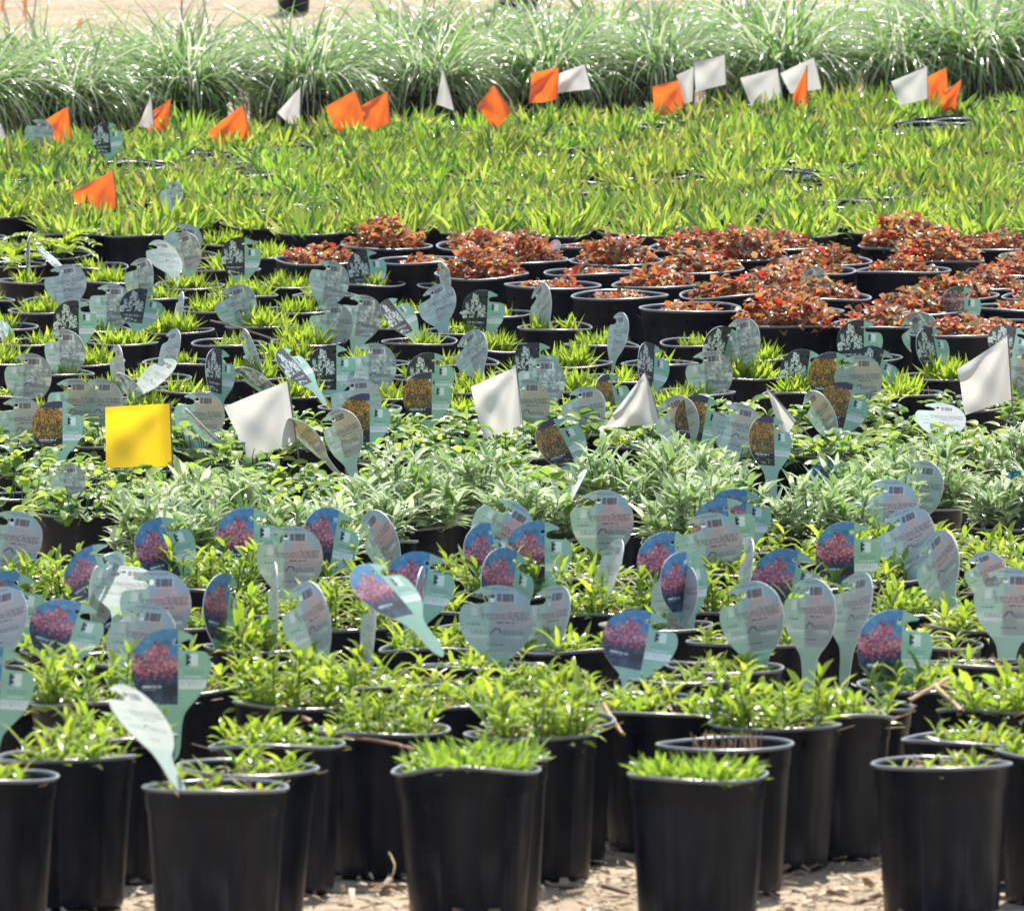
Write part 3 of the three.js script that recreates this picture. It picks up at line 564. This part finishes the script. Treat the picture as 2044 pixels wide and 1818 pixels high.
T('pink', 578, 1115, 180, 0, 0, 'grey text side overlapping two upright pink-flower tags left of centre', { bent: 0 });
T('pink', 656, 1078, 18, 3, 0, 'right one of two upright pink-flower tags flanking a grey text side');
T('pink', 552, 1195, 98, 0, 0, 'thin upright edge-on tag below the grey text side between two pink tags');
T('pink', 614, 1236, 148, -18, 0, 'shaded grey tag back leaning left among bright leaves, left of centre');
T('pink', 20, 1079, 180, 4, 0, 'grey text side cut by the left edge beside the silver plants');
T('white', 280, 1432, 246, -32, 30, 'bleached white tag leaning left, standing in a front pot', { bent: 0, high: 0.24, root: 70 });
T('pink', 756, 1082, 128, -24, 0, 'brownish tag back leaning left at centre, below the silver plants');
T('pink', 775, 1176, 54, -40, 26, 'pale pink-flower tag toppled left with its long stem reaching down right', { bent: 2, root: 70, high: 0.32 });
T('pink', 838, 1168, 0, 8, 18, 'pale pink-flower tag tipped back behind the toppled tag', { bent: 0 });
T('pink', 843, 1203, 88, 0, 0, 'thin edge-on tag standing in front of the tipped pale pink tag');
T('pink', 741, 1262, 100, 4, 0, 'thin grey edge-on tag left of the toppled long-stemmed tag');
T('pink', 1076, 1106, 2, 0, 0, 'clear pink-flower tag facing forward right of the picture centre line', { bent: 0 });
T('pink', 979, 1109, 44, -14, 14, 'narrow pale pink-flower tag leaning left beside the clear pink-flower tag');
T('pink', 1002, 1060, 205, 26, 0, 'small brown tag back leaning right above the clear pink-flower tag');
T('pink', 1017, 1163, 38, 14, 6, 'pink-flower tag leaning right in front of the clear pink-flower tag');
T('pink', 990, 1238, 180, 2, 22, 'low grey text side tipped back below the pink-flower tag that leans right');
T('pink', 1091, 1236, 118, 0, 0, 'narrow grey tag back standing right of the low grey text side');
T('pink', 1202, 1041, 180, 0, 0, 'big clean bluish text side with barcode in front of the silver plants', { bent: 0 });
T('pink', 1142, 992, 105, 30, 0, 'brown edge-on tag behind the big clean bluish text side');
T('pink', 1220, 1142, 100, 25, 0, 'brown sliver of a tag leaning right below the big clean bluish text side');
T('pink', 1336, 1127, 12, 0, 0, 'blue and pink-flower tag behind a smaller green one, right of centre', { bent: 0 });
T('pink', 1366, 1163, 26, 0, 0, 'smaller green-faced pink-flower tag overlapping another, right of centre', { size: 0.8 });
T('pink', 1346, 1190, 122, 4, 0, 'narrow pale tag back in front of two overlapping pink tags');
T('pink', 1277, 1282, -4, 12, 40, 'pale pink-flower tag tilted far back among leaves, right of centre', { bent: 1 });
T('pink', 1478, 1031, 8, 4, 38, 'bright pale tag tipped back behind another pink tag at right centre');
T('pink', 1446, 1057, 4, 0, 4, 'pink-flower tag behind the orange-brown shaded tag back');
T('pink', 1418, 1088, 188, -8, 0, 'orange-brown shaded tag back, right of centre');
T('pink', 1488, 1143, 96, 0, 0, 'thin edge-on tag left of the tilted pale pink tag at right');
T('pink', 1571, 1162, -4, 12, 30, 'pale pink-flower tag tilted back at right, below the bare black pots');
T('pink', 1694, 1106, 0, 0, 0, 'deep blue and pink-flower tag facing forward at right', { bent: 0 });
T('pink', 1774, 1017, 180, 2, 6, 'grey text side with barcode above the deep blue pink tag at right', { bent: 0 });
T('blue', 1835, 975, 150, 10, 0, 'half turned grey text side behind the barcode side at right');
T('blue', 1664, 972, 4, 0, 0, 'blue-flower tag sunk among silver leaves at right');
T('blue', 2054, 985, 0, 14, 10, 'blue-flower tag cut by the right edge among silver plants');
T('pink', 1810, 1075, 168, -20, 6, 'brown see-through tag back leaning left at right');
T('pink', 1873, 1128, 132, -17, 36, 'bleached narrow tag back leaning left at right', { bent: 0, root: 30 });
T('pink', 1498, 1234, 142, -14, 0, 'large brown leaning tag back rooted in a straw-strewn pot at right');
T('pink', 1617, 1226, 146, 4, 0, 'grey-green half turned text side between the brown tag back and an edge-on one');
T('pink', 1700, 1211, 116, 4, 0, 'narrow pale tag back above the front right pink tag');
T('pink', 1787, 1293, 8, 2, 0, 'large pink-flower tag at front right beside the dry sticks', { bent: 0 });
T('pink', 2015, 1204, 180, 2, 0, 'grey text side with barcode at the right edge', { bent: 0 });
T('pink', 1968, 1146, 160, -24, 0, 'small pale tag tip beside the grey text side at the right edge', { size: 0.6 });
// the middle of the field: white-flower and yellow-flower tags
T('white', 149, 643, 2, 0, 0, 'clear white-flower tag facing forward at left among the lime shoots', { bent: 0 });
T('white', 130, 566, 172, -14, 8, 'brown-grey tag back leaning left in the upper left');
T('white', 106, 517, 80, -44, 0, 'thin white edge of a tag leaning hard left in the upper left');
T('white', 56, 508, 84, 2, 0, 'upright edge-on tag near the left edge before the lime grass');
T('white', 279, 556, 152, -4, 0, 'bluish text side in the upper left above a pale mint tag');
T('white', 220, 610, 180, 0, 0, 'grey text side right of the clear white-flower tag at left');
T('white', 281, 614, 0, 8, 42, 'pale mint tag tipped back below the bluish text side');
T('white', 328, 513, 228, -30, 38, 'bleached tag leaning left before the lime grass at left');
T('white', 370, 503, 150, -18, 6, 'brown tag back right of the bleached tag before the lime grass');
T('white', 364, 484, 160, 20, 30, 'bluish tag tip behind the brown tag back before the lime grass');
T('white', 481, 513, 4, 0, 0, 'white-flower tag just left of the first red-leaved pots', { bent: 0 });
T('white', 471, 610, 165, -22, 6, 'brown tag back leaning left below the white-flower tag beside the red pots');
T('white', 352, 623, 112, 8, 0, 'narrow grey-brown tag leaning right at left centre');
T('white', 334, 700, 114, 4, 0, 'narrow text side below the narrow grey-brown tag');
T('white', 238, 735, 96, 0, 0, 'thin upright edge-on tag above the yellow flag');
T('white', 55, 752, 180, 2, 4, 'brown-grey text side at the left edge above the barcode tags', { bent: 0 });
T('white', 127, 703, 142, 4, 0, 'half turned bluish text side below the clear white-flower tag at left');
T('white', 436, 743, 58, 0, 0, 'dark narrow white-flower tag above the left white flag');
T('white', 504, 700, 106, -18, 0, 'brown sliver of a tag leaning left above the left white flag');
T('white', 592, 730, 62, -38, 10, 'long pale tag leaning left beside the left white flag', { bent: 2, root: 40, high: 0.25 });
T('white', 663, 735, 4, 0, 0, 'bright white-flower tag above the yellow-flower tag, left of centre', { bent: 0 });
T('white', 655, 562, 198, 0, 4, 'see-through tag back before the red pots, left of the grey white-flower tag');
T('white', 660, 648, 180, 4, 0, 'brown-grey text side above the bright white-flower tag');
T('white', 262, 783, 112, -42, 0, 'brown tag edge leaning left just above the yellow flag');
T('white', 312, 752, 120, 52, 0, 'brown tag edge leaning hard right above the yellow flag');
T('white', 0, 650, 62, -28, 10, 'long pale tag at the left edge leaning left', { root: 30 });
T('yellow', 115, 852, 3, 0, 0, 'yellow-flower tag at far left in front of the barcode sides', { bent: 0 });
T('yellow', 38, 842, 180, 0, 0, 'bluish barcode side at the left edge behind the yellow-flower tag');
T('yellow', 144, 805, 180, 0, 0, 'bluish barcode side directly behind the far left yellow-flower tag', { bent: 0 });
T('yellow', 196, 806, 148, 2, 0, 'half turned barcode side left of the yellow flag');
T('yellow', 397, 832, 180, 3, 0, 'wide bluish barcode side right of the yellow flag', { bent: 0 });
T('yellow', 404, 856, 102, -44, 0, 'brown tag edge leaning left in front of the wide barcode side');
T('yellow', 610, 872, 112, -44, 0, 'brown tag edge leaning out behind the left white flag');
T('white', 510, 762, 112, -48, 0, 'brown tag edge leaning left over the top of the left white flag');
T('white', 744, 732, 182, 0, 0, 'brown-grey text side right of the bright white-flower tag', { bent: 0 });
T('white', 732, 537, 16, 0, 0, 'grey dim white-flower tag before the red pots');
T('white', 720, 632, 180, 2, 0, 'brown text side below the grey dim white-flower tag');
T('white', 796, 632, 52, -40, 16, 'pale narrow tag leaning left over a rim, left of the bright bluish text side', { root: 40 });
T('white', 873, 607, 156, -14, 36, 'bright bluish text side at centre beside the stemmed white-flower tag', { bent: 0, root: 20 });
T('white', 965, 622, 2, 3, 0, 'white-flower tag at centre whose stem shows before the pot', { bent: 0 });
T('white', 1080, 608, 124, -15, 36, 'narrow white tag back leaning left in front of a large black pot', { bent: 0 });
T('white', 941, 704, 142, -20, 38, 'bleached tag back leaning left above the centre white flag', { bent: 0 });
T('white', 1068, 730, 4, 2, 0, 'dark white-flower tag behind the text side beside the centre white flag');
T('white', 1080, 762, 180, 0, 0, 'grey-green text side right of the centre white flag', { bent: 0 });
T('white', 1230, 667, 122, 8, 0, 'narrow grey tag back right of centre by the large red-leaved pots');
T('white', 1302, 730, 56, 0, 0, 'dark narrow white-flower tag above the folded white flag');
T('white', 859, 752, 6, 0, 0, 'white-flower tag behind a yellow-flower one, left of the centre white flag', { bent: 0 });
T('yellow', 853, 792, 4, 0, 0, 'yellow-flower tag in front of a white-flower one, left of the centre white flag', { bent: 0 });
T('yellow', 729, 836, 2, 0, 0, 'clear yellow-flower tag between the left and centre white flags', { bent: 0 });
T('yellow', 710, 800, 184, 0, 10, 'bluish tag back rising behind the clear yellow-flower tag');
T('yellow', 683, 868, 150, -8, 0, 'grey-green text side in front of the clear yellow-flower tag');
T('yellow', 1120, 882, 26, -22, 6, 'orange-brown yellow-flower tag leaning left before a dark pot', { root: 30 });
T('yellow', 1163, 820, 152, -8, 0, 'grey-green text side above the orange-brown leaning tag');
T('yellow', 1222, 795, 48, 0, 0, 'narrow yellow-flower tag left of the folded white flag');
T('yellow', 1350, 842, 154, -24, 0, 'grey-brown text side right of the folded white flag');
T('yellow', 1050, 806, 180, 0, 0, 'small bluish tag behind the centre white flag');
T('white', 1780, 650, 180, 0, 6, 'large grey-brown text side at right below the red pots', { bent: 0 });
T('white', 1717, 684, 2, 0, 0, 'white-flower tag overlapping the large grey-brown text side at right', { bent: 0 });
T('white', 1838, 668, 150, -24, 0, 'pale brown tag back leaning left right of the large text side');
T('white', 1863, 698, 54, -12, 0, 'dark mottled tag turned narrow beside the right white flag');
T('white', 1481, 680, 154, 0, 0, 'grey text side beside the white-rimmed red-leaved pot at right centre');
T('white', 1441, 697, 40, 18, 0, 'white-flower tag half hidden by the grey text side at right centre');
T('white', 1416, 747, 180, -4, 0, 'grey-brown text side above the yellow-flower tag right of centre', { bent: 0 });
T('white', 1604, 744, 6, 0, 0, 'dark blue-white flower tag left of a yellow-flower tag at right');
T('yellow', 1662, 751, 2, 0, 0, 'yellow-flower tag at right partly covered by a bluish text side', { bent: 0 });
T('yellow', 1714, 757, 180, 0, 4, 'bluish text side covering the yellow-flower tag at right', { bent: 0 });
T('white', 1748, 734, 8, 18, 28, 'mint-green tag tipped right behind the bluish text side at right');
T('yellow', 1685, 811, 0, 14, 22, 'pale yellow-flower tag tipped back in front, at right', { bent: 0 });
T('yellow', 1398, 840, 6, 10, 14, 'yellow-flower tag tipped back between the two folded white flags', { bent: 0 });
T('yellow', 1471, 854, 180, 4, 6, 'grey barcode side left of the small folded white flag');
T('yellow', 1636, 828, 106, -34, 0, 'tag edge leaning left before the pale yellow-flower tag');
T('yellow', 1538, 882, 30, -4, 0, 'orange-brown tag behind the small folded white flag');
T('yellow', 1878, 836, 180, 5, 57, 'tag glaring white in the sun left of the right white flag', { bent: 0 });
T('rose', 1918, 614, 14, 0, 0, 'rose-flower tag on a black pot beside the red leaves at right', { bent: 0 });
T('white', 2018, 682, 4, 14, 46, 'pale tag tipped back behind the right white flag');
T('yellow', 2036, 742, 178, 0, 0, 'bluish text side at the right edge behind the right white flag');
T('white', 1496, 498, 152, 0, 0, 'small pale tag standing among the red leaves', { size: 0.62, high: 0.25 });
T('white', 1236, 497, 176, 24, 40, 'small bluish tag lying in a red-leaved pot near the back', { size: 0.6, high: 0.24 });
T('white', 886, 557, 100, -4, 0, 'thin edge-on tag in front of a sparse red-brown pot', { size: 0.7, high: 0.24 });
T('white', 1627, 563, 168, -40, 20, 'small brown tag sunk in the red leaves', { size: 0.6, high: 0.25 });
T('white', 1098, 503, 110, 30, 10, 'small tag edge leaning right among the back red leaves', { size: 0.6, high: 0.25 });
T('white', 214, 276, 14, 0, 0, 'dark round tag standing in the lime grass below the left flags', { size: 0.8, high: 0.25 });
T('white', 76, 266, 178, 10, 10, 'bluish tag half hidden by the leftmost orange flag', { size: 0.75, high: 0.25 });
T('white', 343, 388, 152, 0, 0, 'small grey tag in the lime grass right of the lone orange flag', { size: 0.6, high: 0.26 });
T('white', 134, 962, 168, 0, 0, 'small bluish tag on a dark pot below the far left yellow-flower tag', { size: 0.55 });

// ---------------------------------------------------------------- marker flags on wire stakes
const vinyl = (r, g, b, t) => new THREE.MeshPhysicalMaterial({ color: new THREE.Color().setRGB(r, g, b), roughness: 1, transmission: t, thickness: 0, side: THREE.DoubleSide, clearcoat: 0.35, clearcoatRoughness: 0.3 });
const VINYL = { orange: vinyl(0.9, 0.17, 0.025, 0.5), white: vinyl(0.66, 0.64, 0.6, 0.42), yellow: vinyl(0.9, 0.6, 0.015, 0.45) };
function flag(colour, tl, tr, br, bl, v, folds, label, o = {}) {
  const g = thing('marker_flag'), t = reach(v), c = [tl, tr, br, bl].map(([u, y]) => at(u, y, t)), dir = c[2].clone().sub(c[1]), foot = land(c[1].x / t * FPX + 1022, v);
  const base = c[1].clone().addScaledVector(dir, (c[1].y - foot.y - 0.02) / -dir.y);
  g.position.copy(base);
  const N = 14, p = [], ix = [], ph = rr(0, 6), out = new THREE.Vector3(0, 0.08, 1);
  for (let j = 0; j <= N; j++) for (let i = 0; i <= N; i++) {
    const a = i / N, b = j / N;                                       // a: away from the stake, b: down
    const q = c[1].clone().lerp(c[0], a).lerp(c[2].clone().lerp(c[3], a), b);
    const ang = Math.atan2(b + 0.02, a + 0.02), r = Math.hypot(a, b);
    let z = 1.7 * folds * (Math.sin(ang * 7 + ph) * r * 0.5 + 0.12 * Math.sin((a * 1.5 + b) * 6 + ph * 2) * a ) + (o.curl ?? 0.012) * Math.sin(a * 2.6 + ph) * a;
    if (o.wing && a < 0.12) z += -0.02 * (0.12 - a) / 0.12;
    q.addScaledVector(out, z).sub(base); p.push(q.x, q.y, q.z);
  }
  for (let j = 0; j < N; j++) for (let i = 0; i < N; i++) { const k = j * (N + 1) + i; ix.push(k, k + N + 1, k + 1, k + 1, k + N + 1, k + N + 2); }
  const s = new THREE.BufferGeometry(); s.setAttribute('position', new THREE.Float32BufferAttribute(p, 3)); s.setIndex(ix); s.computeVertexNormals();
  const top = c[1].clone().sub(base).multiplyScalar(1.01), rod = new THREE.TubeGeometry(new THREE.LineCurve3(new THREE.Vector3(), top), 2, 0.0016, 6);
  mesh('sheet', s, VINYL[colour], g); mesh('stake', rod, M.wire, g);
  return tag(g, label, 'marker flag', colour + ' marker flags');
}
const rearV = (y) => y + 135;
const F = (col, tl, tr, br, bl, folds, label, o = {}) => flag(col, tl, tr, br, bl, o.v ?? rearV(Math.max(br[1], bl[1])), folds, label, o);
F('orange', [77, 247], [135, 212], [143, 277], [110, 291], 0.016, 'leftmost orange flag of the back line, before the lime grass pots');
F('white', [-14, 252], [2, 246], [12, 275], [-8, 283], 0.004, 'sliver of a white flag cut by the left edge');
F('white', [297, 200], [301, 183], [307, 258], [275, 253], 0.004, 'narrow white pennant just behind an orange flag at left', { v: 403 });
F('orange', [287, 232], [341, 196], [334, 262], [286, 265], 0.02, 'orange flag overlapping a narrow white pennant at left');
F('orange', [414, 264], [484, 209], [501, 272], [437, 292], 0.016, 'wide orange flag with deep folds, third orange from the left in the back line');
F('white', [553, 224], [600, 173], [598, 249], [575, 246], 0.005, 'single white pennant between the wide orange flag and the orange pair');
F('orange', [649, 214], [709, 180], [731, 242], [674, 269], 0.01, 'left flag of the overlapping orange pair left of centre', { v: 406 });
F('orange', [722, 210], [774, 181], [779, 246], [727, 265], 0.014, 'right flag of the overlapping orange pair left of centre', { v: 412 });
F('white', [881, 150], [884, 131], [907, 221], [870, 208], 0.004, 'slim tall white pennant at centre of the back line');
F('orange', [951, 212], [986, 169], [1022, 222], [988, 261], 0.012, 'diamond-shaped orange flag at centre of the back line');
F('orange', [1061, 146], [1116, 134], [1111, 199], [1055, 207], 0.022, 'crumpled orange flag in front of a shiny bluish white one', { v: 353 });
F('white', [1112, 148], [1168, 128], [1180, 177], [1110, 187], 0.012, 'shiny bluish white flag behind the crumpled orange flag', { v: 350 });
F('orange', [1302, 173], [1367, 158], [1366, 220], [1307, 234], 0.014, 'orange flag in front of two white flags right of centre', { v: 366 });
F('white', [1350, 150], [1386, 133], [1383, 202], [1366, 207], 0.004, 'left white flag behind the orange flag right of centre', { v: 368 });
F('white', [1385, 125], [1448, 110], [1450, 168], [1389, 184], 0.008, 'right white flag standing highest beside the orange flag right of centre', { v: 350 });
F('white', [1478, 155], [1553, 136], [1562, 194], [1500, 213], 0.006, 'left of two flat white flags side by side at right');
F('white', [1558, 146], [1626, 114], [1641, 177], [1579, 187], 0.006, 'right of two flat white flags, behind a narrow orange one', { v: 346 });
F('orange', [1583, 190], [1611, 132], [1612, 214], [1583, 224], 0.01, 'narrow folded orange flag in front of a flat white flag', { v: 358 });
F('white', [1780, 162], [1852, 132], [1853, 197], [1795, 210], 0.007, 'pale white flag left of the twin orange flags at right', { v: 368 });
F('orange', [1840, 160], [1890, 134], [1896, 214], [1863, 220], 0.012, 'left one of the twin orange flags at right', { v: 354 });
F('orange', [1888, 180], [1920, 159], [1910, 221], [1868, 222], 0.012, 'right one of the twin orange flags at right', { v: 360 });
F('orange', [143, 385], [225, 340], [235, 420], [172, 443], 0.014, 'lone orange flag standing in the middle of the lime grass at left', { v: 585 });
F('orange', [854, 37], [879, 29], [874, 47], [852, 51], 0.005, 'small orange flag among the rearmost tall grass at centre', { v: 110 });
F('orange', [45, -4], [52, -6], [51, 32], [44, 34], 0.003, 'thin orange flag at the top left edge behind the tall grass', { v: 95 });
F('orange', [0, -4], [7, -6], [8, 22], [2, 25], 0.003, 'orange flag sliver in the top left corner', { v: 88 });
F('orange', [152, 42], [163, 35], [162, 50], [153, 54], 0.003, 'tiny orange flag sunk in tall grass at top left', { v: 120 });
F('yellow', [210, 813], [339, 805], [344, 930], [210, 935], 0.012, 'square yellow flag at left above the silver plants', { v: 1165, wing: true, curl: 0.004 });
F('white', [447, 812], [574, 760], [591, 880], [497, 920], 0.014, 'large flat white flag right of the yellow flag', { v: 1125, curl: 0.006 });
F('white', [939, 772], [1031, 732], [1043, 847], [965, 876], 0.02, 'creased white flag at the centre of the field', { v: 1085 });
F('white', [1230, 818], [1288, 742], [1320, 848], [1208, 852], 0.03, 'tent-shaped folded white flag right of centre', { v: 1088 });
F('white', [1910, 738], [2013, 671], [2021, 797], [1928, 828], 0.02, 'dirty white flag with long stake near the right edge', { v: 1045 });
F('white', [1531, 777], [1533, 776], [1589, 840], [1563, 882], 0.006, 'small folded white pennant tipped left at right centre', { v: 1088 });

// ---------------------------------------------------------------- loose things: sticks, tubs at the lane, chips on the ground
function stick(a, b, c, r, col, label) {
  const pts = [a, b, c].map(([u, y, v]) => at(u, y, reach(v))), o = pts[0].clone();
  const g = new THREE.TubeGeometry(new THREE.CatmullRomCurve3(pts.map((p) => p.clone().sub(o))), 12, r, 6), n = g.attributes.position;
  for (let i = 0; i < n.count; i++) { const k = 0.0015 * noise.noise(i * 0.37, i * 0.11, r * 900); n.setXYZ(i, n.getX(i) + k, n.getY(i) + k, n.getZ(i)); }
  g.computeVertexNormals();
  const m = mesh('dry_stick', g, new THREE.MeshStandardMaterial({ color: new THREE.Color().setRGB(...col), roughness: 0.85 }));
  m.position.copy(o);
  return tag(m, label, 'stick');
}
const V = (y) => solve(1022, y, 0.17);
stick([683, 1470, V(1478)], [760, 1480, V(1476)], [828, 1496, V(1500)], 0.0018, [0.3, 0.16, 0.1], 'thin reddish stick bridging two front pots left of the carpeted pot');
stick([1920, 1418, V(1440)], [1880, 1368, V(1400)], [2060, 1440, V(1420)], 0.003, [0.36, 0.24, 0.14], 'bent brown stick lying across the full leafy pot at right');
stick([1812, 1400, V(1420)], [1860, 1372, V(1405)], [1900, 1350, V(1392)], 0.0035, [0.4, 0.28, 0.17], 'short thick stick between the front right pink tag and the bent stick');
stick([1620, 1424, V(1430)], [1680, 1402, V(1420)], [1712, 1396, V(1410)], 0.003, [0.5, 0.38, 0.24], 'pale straw stalk lying over the leafy pot right of the twiggy pot');
stick([496, 1392, V(1400)], [560, 1412, V(1405)], [622, 1440, V(1425)], 0.0028, [0.42, 0.26, 0.17], 'dry brown stalk lying below the large text side at left');
stick([1205, 1405, V(1420)], [1225, 1440, V(1440)], [1243, 1466, V(1450)], 0.003, [0.38, 0.22, 0.1], 'crooked brown stem hanging over a rim right of the tall leafy pot');
stick([420, 640, V(650)], [480, 655, V(660)], [556, 682, V(668)], 0.002, [0.25, 0.2, 0.17], 'dark curved stalk resting over rims at left centre');
stick([782, 1752, 1790], [788, 1728, 1788], [776, 1700, 1784], 0.001, [0.5, 0.36, 0.16], 'thin straw stalk standing on the ground left of the carpeted pot');
for (const [u, v, s, l] of [[586, 22, 0.62, 'dark tub standing beside the lane at the top, left of centre'], [1038, 8, 0.9, 'dark low tub standing beside the lane at the top centre']]) {
  const g = thing('nursery_tub'), b = mesh('pot', POTS[1].wall, M.pot, g);
  g.position.copy(land(u, v)); g.rotation.x = slope(v); g.scale.set(s * 1.35, s * 1.6, s * 1.35); mesh('rim', POTS[1].rim, M.rim, b); mesh('soil', POTS[1].soil, M.soil, g); tag(g, l, 'tub');
}
{
  const forms = many(3, (k) => { const h = new Heap(); h.chip([0, 0, 0], 1, 0.3 + 0.12 * k, 0.16, 0, 0, 0, [1, 1, 1]); return h.build(); });
  const d = new THREE.Object3D(), col = new THREE.Color(), g = tag(thing('wood_chips'), 'pale wood chips and straw scattered on the ground between the front pots', 'wood chips', null, 'stuff');
  forms.forEach((f) => {
    const n = 2600, m = new THREE.InstancedMesh(f, M.dry, n); m.name = 'chip'; m.userData.kind = 'stuff';
    for (let i = 0; i < n; i++) {
      const v = 1560 + 560 * rnd(), u = rr(-160, 2200);
      d.position.copy(land(u, v)).add(new THREE.Vector3(0, rr(0.001, 0.008), 0)); d.rotation.set(rr(-0.35, 0.35), rr(0, 6.3), rr(-0.35, 0.35)); d.scale.setScalar(rr(0.003, 0.018) * (rnd() < 0.05 ? 2.5 : 1)); d.updateMatrix(); m.setMatrixAt(i, d.matrix);
      const k = rr(0.55, 1.25), c = pick([[0.5, 0.38, 0.25], [0.6, 0.48, 0.34], [0.3, 0.2, 0.12], [0.42, 0.33, 0.24]]); m.setColorAt(i, col.setRGB(c[0] * k, c[1] * k, c[2] * k));
    }
    m.castShadow = m.receiveShadow = true; g.add(m);
  });
}
renderer.render(scene, camera);
